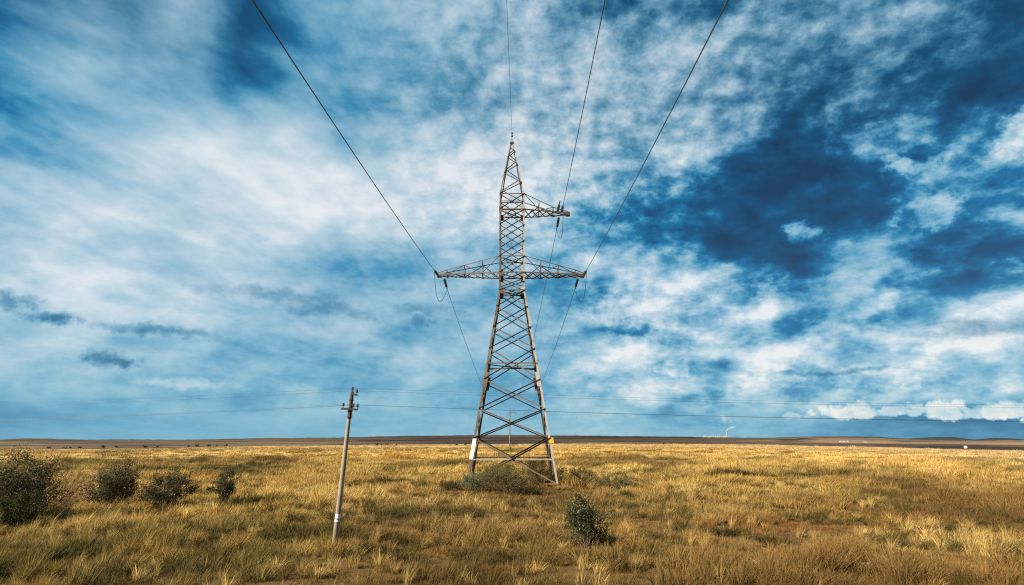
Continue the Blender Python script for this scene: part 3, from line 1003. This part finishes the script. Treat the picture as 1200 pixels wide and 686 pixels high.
shrub('leafy_bush', 'dark green bush with pale leaf tips in the grass in front of the pylon', 'bush', at(2.5, 21.8), 1.4, 1.65, 48, 22, 7, 10500, (.068, .028), GRN, .16, low=.36, rag=(.65, 1.05))

# grey green wormwood round the tower foot
SAGE = ((0.100, 0.082, 0.027), (0.185, 0.151, 0.058))
SAGED = ((0.064, 0.050, 0.017), (0.120, 0.094, 0.035))
SAGEB = ((0.082, 0.056, 0.024), (0.139, 0.100, 0.042))
wg = 'wormwood clumps round the pylon foot'
for lab, x, y, w_, h_, sd, tn, n in [
        ('tall grey green wormwood clump under the middle of the pylon', -0.9, 45.2, 3.8, 1.75, 21, SAGE, 15000),
        ('brownish wormwood clump standing lowest in front of the pylon base', -0.2, 42.4, 4.0, 1.25, 22, SAGEB, 13000),
        ('green wormwood clump beside the left foot of the pylon', -2.4, 44.2, 2.6, 1.2, 23, ((.10, .105, .045), (.17, .17, .08)), 10000),
        ('dark wormwood clump behind the rusty tie bar under the pylon', 2.3, 50.0, 3.8, 2.0, 24, SAGED, 12000),
        ('wormwood clump just right of the white right foot of the pylon', 5.3, 49.5, 2.4, 1.3, 25, SAGED, 6000),
        ('low flat grey wormwood farthest right from the pylon', 7.4, 46.5, 3.6, 1.0, 26, SAGE, 8000),
        ('small dark wormwood clump just outside the left foot of the pylon', -4.4, 45.0, 1.5, .7, 27, SAGED, 3000)]:
    shrub('wormwood', lab, 'wormwood', at(x, y), w_, h_, sd, 60, 4, n, (.11, .026), tn, .05, low=.1, group=wg, rad=.008, gap=.1)

# ---------------------------------------------------------------- steel tower
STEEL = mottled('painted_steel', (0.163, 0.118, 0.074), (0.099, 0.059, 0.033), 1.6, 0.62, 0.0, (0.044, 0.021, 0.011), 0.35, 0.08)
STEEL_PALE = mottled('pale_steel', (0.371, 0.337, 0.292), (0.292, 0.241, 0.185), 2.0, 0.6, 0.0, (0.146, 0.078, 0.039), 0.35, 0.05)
STEEL_DARK = mottled('dark_steel', (0.089, 0.062, 0.044), (0.050, 0.036, 0.027), 2.5, 0.7, 0.0, (0.119, 0.054, 0.024), 0.3, 0.08)  # fittings, and the shaded copy of the steel for rear and side members
RUST = mottled('rust', (0.336, 0.136, 0.048), (0.208, 0.080, 0.032), 5, 0.85)
CONCRETE = mottled('concrete', (0.252, 0.231, 0.203), (0.175, 0.154, 0.133), 5, 0.9)
GLASS = mottled('insulator_glass', (.012, .026, .018), (.022, .042, .028), 9, 0.18, 0.0, None, 0.5, 0.0)
WHITE = mottled('white_paint', (0.697, 0.680, 0.646), (0.595, 0.570, 0.527), 4, 0.6)
YELLOW = mottled('yellow_paint', (0.680, 0.425, 0.017), (0.612, 0.357, 0.017), 4, 0.55)
WIRE = mottled('weathered_wire', (.06, .06, .06), (.10, .10, .10), 3, 0.55, 0.6)

TY = 49.5
WAIST, MAST_TOP, PEAK = 15.26, 23.62, 28.75
BASE_Z = -0.04


def half(z):
    if z < WAIST:
        return 3.39 + (1.05 - 3.39) * z / WAIST
    if z < MAST_TOP:
        return 1.05
    return 1.05 + (0.13 - 1.05) * (z - MAST_TOP) / (PEAK - MAST_TOP)


def corner(sx, sy, z):
    return Vector((sx * half(z), sy * half(z), z))


tower = empty('pylon', (0, TY, 0), 'tall rusty steel lattice pylon with three crossarms standing in the grass', 'pylon')
for sx in (-1, 1):
    for sy in (-1, 1):
        mb = MB()
        for z0, z1, wd in ((BASE_Z, 7.94, .15), (7.94, WAIST, .14), (WAIST, MAST_TOP, .13), (MAST_TOP, PEAK, .095)):
            p, q = corner(sx, sy, z0), corner(sx, sy, z1)
            t = .018
            mb.prism(p, q, (-sx, 0, 0), (0, -sy, 0), 0, wd, 0, t)
            mb.prism(p, q, (-sx, 0, 0), (0, -sy, 0), 0, t, t + .0005, wd)
        for z in (7.94, WAIST, 16.75, 22.24):           # splice and gusset plates, proud of the leg
            c = corner(sx, sy, z)
            d = (corner(sx, sy, z + .4) - corner(sx, sy, z - .4)).normalized()
            hgt = .55 if z == 7.94 else .28
            mb.prism(c - d * hgt, c + d * hgt, (-sx, 0, 0), (0, sy, 0), -.012, .32, .003, .022)
            mb.prism(c - d * hgt, c + d * hgt, (0, -sy, 0), (sx, 0, 0), .02, .32, .013, .030)
        leg = mb.build('leg', STEEL_PALE if (sx, sy) == (1, -1) else (STEEL if sy < 0 else STEEL_DARK), tower)  # rear legs take the darker copy, their shade put into the colour
        fb = MB()
        c = corner(sx, sy, BASE_Z)
        fb.lathe((c.x, c.y, -.5), (0, 0, 1), [(0, .42), (.24, .40), (.30, .30), (.44, .24), (.50, .20)], 10)
        fb.box(c.x - .2, c.x + .2, c.y - .2, c.y + .2, .002, .03)
        for bx in (-.17, .17):
            for by in (-.17, .17):
                fb.lathe((c.x + bx, c.y + by, .03), (0, 0, 1), [(0, .025), (.06, .025), (.062, .015), (.1, .015)], 6)
        fb.build('footing', CONCRETE, tower)

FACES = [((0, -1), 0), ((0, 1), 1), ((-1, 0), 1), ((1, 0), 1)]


def face_pts(n, z):
    """the two leg points of a face at height z, left one first as seen from outside"""
    nx, ny = n
    if nx == 0:
        a, b = corner(-1, ny, z), corner(1, ny, z)
        return (a, b) if ny < 0 else (b, a)
    a, b = corner(nx, -1, z), corner(nx, 1, z)
    return (a, b) if nx > 0 else (b, a)


def cross_brace(n, z0, z1, wd, inner, zones=None):
    mb = MB()
    l0, r0 = face_pts(n, z0)
    l1, r1 = face_pts(n, z1)
    nv = Vector((n[0], n[1], 0))
    if not inner:
        mb.angle(l0, r1, nv, wd, .012, .014, 1, 1)          # rising to the right: stands out over its own flat
        mb.angle(l1, r0, nv, wd, .012, -.020, -1, -1)       # falling to the right: flat open to the light
    else:
        mb.angle(l0, r1, nv, wd, .012, -.020, 1, -1)
        mb.angle(l1, r0, nv, wd, .012, -.040, 1, -1)
    return mb


def horizontals(mb, n, z, wd, inner):
    a, b = face_pts(n, z)
    nv = Vector((n[0], n[1], 0))
    mb.angle(a, b, nv, wd, .012, .028 if not inner else -.02, -1 if not inner else 1, -1)


LOWER = [(.25, 3.54, .115), (3.54, 5.70, .095), (5.70, 7.94, .09), (7.94, 10.39, .085), (10.39, 12.14, .078), (12.14, 13.85, .078), (13.85, WAIST, .078)]
MAST = [(WAIST, 16.0, .062), (16.0, 16.75, .062), (16.75, 18.14, .068), (18.14, 19.50, .068), (19.50, 20.87, .068), (20.87, 22.24, .068), (22.24, MAST_TOP, .068)]
for n, inner in FACES:
    mt = STEEL_DARK if inner else STEEL  # rear and side faces get darker steel in place of real shade
    for z0, z1, wd in LOWER + MAST:
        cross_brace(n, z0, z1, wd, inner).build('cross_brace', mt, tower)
    mb = MB()
    for z, wd in ((9.20, .08), (WAIST, .085), (16.75, .09), (18.14, .07), (22.24, .085), (22.95, .06), (MAST_TOP, .07)):
        horizontals(mb, n, z, wd, inner)
        mb.build('horizontal_brace', mt, tower)
        mb = MB()
    # lowest panel: a bar from leg to leg through the crossing of the X
    mb = MB()
    horizontals(mb, n, 2.02, .09, inner)
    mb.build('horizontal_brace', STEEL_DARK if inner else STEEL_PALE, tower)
# flat diagonal frames inside the mast and at the middle belt
for z in (9.20, WAIST, 16.75, 18.14, 22.24):
    mb = MB()
    mb.angle(corner(-1, -1, z - .07), corner(1, 1, z - .07), (0, 0, 1), .08, .010, 0, 1, -1)
    mb.angle(corner(1, -1, z - .085), corner(-1, 1, z - .085), (0, 0, 1), .08, .010, 0, 1, -1)
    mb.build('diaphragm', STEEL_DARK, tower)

# peak: single diagonals zigzag up each face
for n, inner in FACES:
    mb = MB()
    zs = [MAST_TOP, 24.7, 25.65, 26.5, 27.25, 27.85, 28.3]
    for i in range(len(zs) - 1):
        l0, r0 = face_pts(n, zs[i]); l1, r1 = face_pts(n, zs[i + 1])
        a, b = (l0, r1) if i % 2 == 0 else (r0, l1)
        mb.angle(a, b, (n[0], n[1], 0), .06, .010, .012, 1, -1 if inner else 1)
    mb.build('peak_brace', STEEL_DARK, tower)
mb = MB()
mb.box(-.19, .19, -.19, .19, PEAK - .02, PEAK + .10)
mb.prism((0, 0, PEAK + .10), (0, 0, PEAK + .62), (1, 0, 0), (0, 1, 0), -.03, .03, -.03, .03)
mb.lathe((0, 0, PEAK + .62), (0, 0, 1), [(0, .05), (.05, .09), (.16, .09), (.2, .04), (.30, .04), (.33, .08), (.42, .08), (.46, .03)], 8)
mb.build('peak_cap', STEEL_DARK, tower)


def crossarm(s, zb, zt, stations, xend, d_end, z_end):
    """s side, bottom and top chord heights at the mast, x stations of the posts, arm end"""
    x0 = 1.05
    xm = stations[-1]

    def pt(x, sy, top):
        f = (x - x0) / (xend - x0)
        dep = 1.05 + (d_end - 1.05) * f
        zbot = zb + (z_end - zb) * f * f * .6
        if not top:
            return Vector((s * x, sy * dep, zbot))
        fx = min((x - x0) / (xm - x0), 1)
        ztop = zt + (zb + .36 - zt) * fx
        return Vector((s * x, sy * dep, ztop))
    # chords are the arm's own mesh
    ch = MB()
    for sy in (-1, 1):
        wd = .10
        for top in (0, 1):
            a = pt(x0, sy, top); b = pt(xm, sy, top)
            ch.angle(a, b, (0, sy, 0), wd if not top else .065, .012, -.01, -1 if not top else 1, -1)
        ch.angle(pt(xm, sy, 0), pt(xend, sy, 0), (0, sy, 0), .12, .012, -.01, -1, -1)
        ch.angle(pt(xm, sy, 1), pt(xend, sy, 0) + Vector((0, 0, .06)), (0, sy, 0), .075, .012, -.02, 1, -1)
    e = pt(xend, 1, 0)
    ch.box(min(s * xend, s * (xend - .35)), max(s * xend, s * (xend - .35)), -d_end - .06, d_end + .06, e.z - .14, e.z - .075)
    arm = ch.build('crossarm', STEEL, tower)
    xs = [x0] + list(stations)
    lac = MB()
    for sy in (-1, 1):
        for i in range(len(xs) - 1):
            a, b = (pt(xs[i], sy, 0), pt(xs[i + 1], sy, 1)) if (i % 2 == 1) ^ (sy > 0) else (pt(xs[i], sy, 1), pt(xs[i + 1], sy, 0))
            lac.angle(a, b, (0, sy, 0), .06, .010, -.038, 1, -1)
    for x in stations:
        post = MB()
        for sy in (-1, 1):
            post.angle(pt(x, sy, 0), pt(x, sy, 1), (0, sy, 0), .06, .010, -.025, 1, -1)
        post.angle(pt(x, -1, 0), pt(x, 1, 0), (0, 0, 1), .07, .010, -.03, 1, -1)
        post.angle(pt(x, -1, 1), pt(x, 1, 1), (0, 0, 1), .06, .010, -.03, 1, -1)
        post.build('post', STEEL, arm)
    ys = [x0, (x0 + xs[1]) / 2] + [v for i in range(1, len(xs) - 1) for v in (xs[i], (xs[i] + xs[i + 1]) / 2)] + [xs[-1], xend - .2]
    for i in range(len(ys) - 1):
        sg = 1 if i % 2 else -1
        lac.angle(pt(ys[i], sg, 0), pt(ys[i + 1], -sg, 0), (0, 0, 1), .065, .010, -.045, 1, -1)
        lac.angle(pt(ys[i], -sg, 0), pt(ys[i + 1], sg, 0), (0, 0, 1), .065, .010, -.060, 1, -1)
    lac.build('lacing', STEEL_DARK, arm)
    return arm


crossarm(-1, 16.75, 18.14, (2.45, 3.95, 5.40), 6.25, .30, 16.78)
crossarm(1, 16.75, 18.14, (2.40, 3.85, 5.25), 6.05, .30, 16.78)
crossarm(1, 22.24, MAST_TOP, (2.30, 3.50), 4.95, .22, 22.15)

# plates on the legs
mb = MB()
p, q = corner(-1, -1, 2.06), corner(-1, -1, 3.50)
mb.prism(p, q, (1, 0, 0), (0, -1, 0), -.035, .235, .034, .040)
mb.prism(p, q, (0, 1, 0), (-1, 0, 0), -.034, .20, .036, .042)
mb.build('marker_plate', WHITE, tower)
mb = MB()
c = corner(1, -1, 3.38)
mb.prism(c + Vector((0.07, -.05, -.19)), c + Vector((0.03, -.03, .19)), (1, 0, 0), (0, 1, 0), -.22, .14, -.008, 0)
mb.build('warning_plate', YELLOW, tower)
mb = MB()
c = corner(1, -1, .35)
mb.prism(c + Vector((-.1, -.10, .0)), c + Vector((-1.6, -.14, -.05)), (0, 0, 1), (0, 1, 0), -.045, .045, -.01, .01)
mb.prism(c + Vector((-1.6, -.14, -.05)), c + Vector((-2.05, -.15, -.03)), (0, 0, 1), (0, 1, 0), -.045, .045, -.0101, .0101)
mb.build('tie_bar', RUST, tower)


# ---------------------------------------------------------------- insulators and conductors
def string(label, p, q, group='insulator strings on the pylon', nd=9, r=.112):
    p, q = Vector(p), Vector(q)
    d = (q - p); L = d.length; ax = d.normalized()
    root = empty('insulator_string', p, label, 'insulator', group)
    prof = [(0.13, .03)]
    st = (L - .34) / nd
    for i in range(nd):
        h = .15 + i * st
        prof += [(h, .045), (h + st * .34, .05), (h + st * .40, r * .75), (h + st * .62, r), (h + st * .74, r * .96), (h + st * .80, .05)]
    prof.append((L - .15, .03))
    m = MB(); m.lathe((0, 0, 0), ax, prof, 12); m.build('disc_stack', GLASS, root)
    m = MB()
    m.tube([(0, 0, 0), ax * .15], .022, 6)
    m.build('shackle', STEEL_DARK, root)
    m = MB()
    m.tube([ax * (L - .16), ax * L], .03, 6)
    m.lathe(ax * (L - .03), ax, [(0, .04), (.1, .055), (.28, .05), (.42, .022)], 8)
    m.build('clamp', STEEL_DARK, root)
    return p + ax * (L + .36)


def sag_curve(p, q, sag, n=60):
    p, q = Vector(p), Vector(q)
    out = []
    for i in range(n + 1):
        t = i / n
        v = p.lerp(q, t)
        v.z -= 4 * sag * t * (1 - t)
        out.append(v)
    return out


def wire(name, label, pts, r, cat='cable', group=None, mat=None):
    m = MB()
    m.tube(pts, r, 6)
    o = m.build(name, mat or WIRE)
    return tag(o, label, cat, group)


NEXT_Y, PREV_Y = 214.0, -101.0
gc = 'conductors of the high voltage line'
attach = [  # key, front point, rear point, prev end, next end, sags
    ('left lower crossarm tip', (-6.15, TY - .36, 16.70), (-5.72, TY + .55, 16.62), (-8.9, PREV_Y, 16.9), (-1.15, NEXT_Y, 9.9)),
    ('right lower crossarm tip', (5.95, TY - .36, 16.70), (5.55, TY + .55, 16.62), (4.7, PREV_Y, 16.9), (1.0, NEXT_Y, 9.9)),
    ('upper crossarm', (4.20, TY - .50, 22.17), (4.05, TY + .50, 22.12), (1.5, PREV_Y, 22.4), (-.9, NEXT_Y, 12.3))]
for key, pf, pr, pv, nx in attach:
    pf, pr, pv, nx = map(Vector, (pf, pr, pv, nx))
    dirf = (pv - pf).normalized(); dirf.z -= .078; dirf.normalize()
    pf0 = pf
    fe = string('green glass string facing the camera on the ' + key, pf0, pf0 + dirf * 1.65)
    dirr = (nx - pr).normalized(); dirr.z -= .16; dirr.normalize()
    re = string('green glass string slanting down behind the ' + key, pr, pr + dirr * 1.75)
    wire('conductor', 'dark conductor running overhead towards the camera from the ' + key, sag_curve(fe, pv, 2.9), .023, 'cable', gc)
    wire('conductor', 'thin conductor descending behind the pylon from the ' + key, sag_curve(re, nx, 4.2), .022, 'cable', gc)
    low = Vector(((pf.x + pr.x) / 2 + .12, TY, min(fe.z, re.z) - 1.5))
    jp = []
    for i in range(25):
        t = i / 24
        a = fe.lerp(re, t)
        dz = (1 - (2 * t - 1) ** 2)
        jp.append(Vector((a.x + (-.15 if pf.x < 0 else .12) * dz, a.y, a.z - 1.75 * dz)))
    wire('jumper', 'slack jumper loop hanging below the ' + key, jp, .020, 'cable', 'jumper loops on the pylon')
# second string beside the first on the upper arm
string('green glass string nearest the mast on the upper crossarm', (3.85, TY - .52, 22.17), (3.95, TY - 1.55, 22.52), nd=7)
wire('ground_wire', 'thin earth wire running overhead from the pylon peak towards the camera', sag_curve((0, TY - .08, PEAK + 1.0), (-2.7, PREV_Y, PEAK + 1.2), 2.2), .012, 'cable')
wire('ground_wire', 'thin earth wire descending behind the pylon from its peak', sag_curve((0, TY + .08, PEAK + 1.0), (-.78, NEXT_Y, 14.0), 3.6), .006, 'cable')

# next support of the line, far behind
bp = empty('line_pole', (-.78, NEXT_Y, gh(-.78, NEXT_Y)), 'slim distant pole seen between the legs of the pylon', 'pole')
m = MB(); m.lathe((0, 0, -.5), (0, 0, 1), [(0, .26), (14.5, .17), (14.55, .1)], 10); m.build('shaft', mottled('aged_wood', (.20, .13, .085), (.12, .08, .055), 3), bp)
m = MB(); m.prism((-.2, -.22, 12.35), (2.2, -.22, 12.6), (0, 0, 1), (0, 1, 0), -.06, .06, -.05, .05); m.build('arm', STEEL_DARK, bp)
m = MB(); m.tube([(2.1, -.22, 12.55), (2.1, -.22, 11.5)], .06, 6); m.build('insulator', GLASS, bp)
m = MB(); m.prism((-.9, -.23, 10.0), (2.0, -.23, 10.0), (0, 0, 1), (0, 1, 0), -.06, .06, -.05, .05); m.build('arm', STEEL_DARK, bp)

# ---------------------------------------------------------------- leaning telegraph pole
POLE_C = mottled('weathered_pole', (0.288, 0.238, 0.180), (0.202, 0.155, 0.108), 3.5, 0.9, 0.0, (0.144, 0.101, 0.065), 0.15, 0.2)
POLE_D = mottled('tarred_wood', (0.044, 0.030, 0.022), (0.096, 0.060, 0.036), 6, 0.85, 0.0, (0.020, 0.016, 0.014), 0.2, 0.3)
PORC = mottled('brown_porcelain', (.030, .020, .018), (.06, .035, .028), 8, 0.25, 0.0, None, 0.5, 0.0)
pole = empty('telegraph_pole', (-5.53, 20.41, gh(-5.53, 20.41)), 'leaning telegraph pole with white marks, standing in the grass left of the pylon', 'pole')
pole.rotation_euler = (0, math.atan(.27 / 5.0), 0)
m = MB(); m.lathe((0, 0, -.4), (0, 0, 1), [(0, .090), (1.5, .084), (3.0, .073), (4.57, .061), (4.6, .055)], 14); m.build('shaft', POLE_C, pole, True)
m = MB(); m.lathe((.012, -.012, 4.10), (0, 0, 1), [(0, .050), (.04, .068), (.86, .056), (.90, .04)], 12)
for z in (4.16, 4.34, 4.70):
    m.lathe((.012, -.012, z), (0, 0, 1), [(0, .066), (.004, .078), (.03, .078), (.034, .066)], 12)
m.tube([(.06, -.08, 4.62), (.10, -.10, 4.5), (.115, -.09, 4.42), (.10, -.085, 4.33)], .006, 5)
m.tube([(.07, -.09, 4.36), (.13, -.10, 4.22), (.11, -.09, 4.13)], .006, 5)
m.build('pole_top', POLE_D, pole)
arm = MB(); arm.prism((-.255, -.105, 4.42), (.285, -.105, 4.42), (0, 0, 1), (0, 1, 0), -.030, .030, -.028, .028)
arm = arm.build('crossarm', POLE_D, pole)
brk = MB(); brk.prism((.02, -.095, 4.925), (.215, -.095, 4.875), (0, 0, 1), (0, 1, 0), -.032, .032, -.026, .026)
brk = brk.build('bracket', POLE_D, pole)


def pin(parent, x, y, z):
    mm = MB()
    mm.tube([(x, y, z), (x, y, z + .07)], .011, 6)
    mm.lathe((x, y, z + .05), (0, 0, 1), [(0, .026), (.01, .040), (.035, .042), (.055, .030), (.062, .026), (.072, .033), (.098, .031), (.112, .016)], 12)
    mm.build('insulator', PORC, parent)


pins = [(arm, -.205, -.105, 4.45), (arm, .125, -.105, 4.45), (arm, .262, -.105, 4.45), (brk, .185, -.095, 4.91), (pole, .012, -.012, 4.99)]
for a in pins:
    pin(*a)
m = MB()
for z0, z1 in ((1.055, 1.185), (.955, 1.015)):
    rr = .0855
    vs, fs = [], []
    for i in range(9):
        t = R(-180 + 22.5 * i)
        for z in (z0, z1):
            vs.append((rr * math.cos(t), rr * math.sin(t), z))
    for i in range(8):
        fs.append((2 * i, 2 * i + 2, 2 * i + 3, 2 * i + 1))
    m.add(vs, fs)
# worn gaps in the upper mark
m.build('painted_mark', WHITE, pole)
bpy.context.view_layer.update()
pm = pole.matrix_world.copy()
tg = 'wires of the telegraph line'
desc = ['outer left insulator of the lower arm', 'inner right insulator of the lower arm', 'outer right insulator of the lower arm', 'side bracket near the pole top', 'pin on the very top of the pole']
for (par, x, y, z), ds in zip(pins, desc):
    c = pm @ Vector((x, y - .045, z + .115))
    lft = sag_curve((c.x - 52, c.y + .6, c.z - .35), c, .62, 40)
    rgt = sag_curve(c, (c.x + 52, c.y + 1.5, c.z - .25), .42, 40)
    wire('telegraph_wire', 'thin telegraph wire tied to the ' + ds, lft + rgt[1:], .0026, 'wire', tg)

# ---------------------------------------------------------------- far shrubs along the edge of the field
LEFT_FAR = [(-187, 256), (-182, 258), (-178, 256), (-174, 255), (-183, 284), (-177, 284), (-168, 290), (-168, 300), (-163, 319), (-169, 340), (-163, 340), (-169, 363), (-164, 363), (-119, 440)]
MID_FAR = [(-90, 422), (-87, 422), (-84, 426), (-77, 422), (-73, 424), (-37, 422), (-31, 422), (0.5, 455), (2.5, 458)]
RIGHT_FAR = [(134, 558), (141, 560), (127, 460), (118, 600), (150, 585)]
protos = [shrub('far_bush', None, 'bush', (0, 0, 0), 3.2, 2.3, 60 + k, 9, 4, 420, (.42, .26), ((.035, .032, .02), (.06, .056, .033)), 0, rad=.03) for k in range(3)]
k = 0
for pts, lab, grp in ((LEFT_FAR, 'tiny dark bush along the far edge of the straw field left of the telegraph pole', 'tiny bushes along the far field edge on the left'),
                      (MID_FAR, 'tiny dark bush on the far field edge between telegraph pole and pylon legs', 'tiny bushes on the far field edge near the pylon'),
                      (RIGHT_FAR, 'tiny dark bush on the far field edge right of the pylon', 'tiny bushes on the far field edge on the right')):
    for (x, y) in pts:
        o = protos[k] if k < 3 else copy_tree(protos[k % 3])
        k += 1
        o.location = (x, y, gh(x, y) - .1)
        s = random.uniform(.35, .8)
        o.scale = (s * random.uniform(.9, 1.5), s, s)
        o.rotation_euler.z = random.uniform(0, 6.28)
        tag(o, lab, 'bush', grp)

# ---------------------------------------------------------------- works with a smoking chimney on the skyline
PALEW = mottled('pale_render', (0.368, 0.360, 0.344), (0.272, 0.264, 0.256), .2, 0.8)
ROOFD = mottled('grey_roof', (.30, .30, .31), (.22, .22, .23), .2, 0.8)
GLAZ = mottled('dark_glazing', (.05, .06, .08), (.08, .09, .11), .5, 0.2)


def polar(azd, r):
    return r * math.sin(R(azd)), r * math.cos(R(azd))


def shed(parent, name, x0, x1, d, h, roof=1.2, base=-4, mat=None):
    m = MB(); m.box(x0, x1, -d / 2, d / 2, base, h); o = m.build(name, mat or PALEW, parent)
    m = MB()
    m.add([(x0 - .4, -d / 2 - .4, h), (x1 + .4, -d / 2 - .4, h), (x1 + .4, d / 2 + .4, h), (x0 - .4, d / 2 + .4, h), (x0 - .4, 0, h + roof), (x1 + .4, 0, h + roof)],
          [(0, 1, 5, 4), (2, 3, 4, 5), (3, 0, 4), (1, 2, 5), (3, 2, 1, 0)])
    m.build('roof', ROOFD, o)
    m = MB()
    n = max(2, int((x1 - x0) / 7))
    for i in range(n):
        cx = x0 + (i + .5) * (x1 - x0) / n
        m.box(cx - 1.6, cx + 1.6, -d / 2 - .06, -d / 2 - .003, h * .45, h * .75)
    m.build('window', GLAZ, o)
    return o


FR = 2940.0
fx, fy = polar(18.1, FR)
fz = float(hill_z(np.array([18.1]), np.array([FR]))[0])
works = empty('factory', (fx, fy, fz), 'pale distant factory sheds on the skyline right of the pylon', 'factory')
works.rotation_euler.z = -R(18.1)
shed(works, 'wall', -50, 12, 18, 4.6)
shed(works, 'wall', 12.5, 33, 16, 3.6)
shed(works, 'wall', -64, -54, 10, 7.0)
cx_, cy_ = polar(18.83, FR - 15)
cz_ = float(hill_z(np.array([18.83]), np.array([FR - 15]))[0])
ch = empty('chimney', (cx_, cy_, cz_), 'smoking chimney at the right end of the distant factory', 'chimney')
m = MB(); m.lathe((0, 0, -5), (0, 0, 1), [(0, 3.4), (29, 2.3)], 16); m.build('shaft', mottled('chimney_brick', (.22, .20, .20), (.30, .27, .26), .2), ch)
m = MB(); m.lathe((0, 0, 24.0), (0, 0, 1), [(0, 2.5), (.3, 2.9), (1.6, 2.9), (1.9, 2.3)], 16); m.build('rim', ROOFD, ch)
m = MB(); m.box(-6, 6, -4, 4, -4, 5); m.build('flue_house', PALEW, ch)


def smoke():
    m = bpy.data.materials.new('steam'); m.use_nodes = True
    w = NB(m.node_tree)
    p = w.n('ShaderNodeTexCoord').outputs['Object']
    n = w.noise(p, .12, 5, .6).outputs[0]
    gx = w.n('ShaderNodeSeparateXYZ', {0: p}).outputs[0]
    dens = w.m('MULTIPLY', w.m('MULTIPLY', w.rng(n, .36, .6), w.rng(gx, 2.0, 40.0, 1.0, .1)), .10)
    v = w.n('ShaderNodeVolumePrincipled', {'Color': (.99, .99, .99, 1), 'Density': dens})
    w.n('ShaderNodeOutputMaterial', {'Volume': v.outputs[0]})
    b = MB()
    pts, rad = [], []
    for i in range(14):
        t = i / 13
        pts.append((.3 + 40 * t ** 1.5, 0, 27.5 + 20 * t ** .85 + 1.2 * math.sin(5 * t)))
        rad.append(1.5 + 5.5 * t ** .8 * (1 + .3 * math.sin(11 * t)) * (1 if t < .9 else .7))
    b.tube(pts, rad, 14)
    o = b.build('smoke', m, None, True)
    o.location = (cx_, cy_, cz_)
    o.rotation_euler.z = -R(18.83)
    return tag(o, 'white smoke plume drifting right from the distant chimney', 'smoke', kind='stuff')


smoke()
# lone white hut on the right and a long pale shed far off
hx, hy = polar(35.6, 345.0)
hut = empty('hut', (hx, hy, gh(hx, hy)), 'small white hut alone in the dark strip at far right', 'hut')
hut.rotation_euler.z = -R(35.6) + .3
hut.scale = (.34, .34, .42)
m = MB(); m.box(-1.5, 1.5, -1.1, 1.1, -.2, 1.9); wl = m.build('wall', WHITE, hut)
m = MB(); m.add([(-1.7, -1.3, 1.9), (1.7, -1.3, 1.9), (1.7, 1.3, 1.9), (-1.7, 1.3, 1.9), (-1.7, 0, 2.5), (1.7, 0, 2.5)], [(0, 1, 5, 4), (2, 3, 4, 5), (3, 0, 4), (1, 2, 5), (3, 2, 1, 0)])
m.build('roof', PALEW, hut)
m = MB(); m.box(.5, 1.1, -1.16, -1.103, 0, 1.7); m.build('door', ROOFD, hut)
sx_, sy_ = polar(27.7, 1210.0)
barn = empty('barn', (sx_, sy_, 0), 'long low white shed far off on the plain right of the factory', 'shed')
barn.rotation_euler.z = -R(27.7)
shed(barn, 'wall', -7, 7, 8, 1.6, .6, -1)
sx_, sy_ = polar(29.2, 1050.0)
barn = empty('barn', (sx_, sy_, 0), 'smaller pale shed on the plain between the long shed and the hut', 'shed')
barn.rotation_euler.z = -R(29.2)
shed(barn, 'wall', -2.2, 2.2, 4, 1.3, .5, -1)
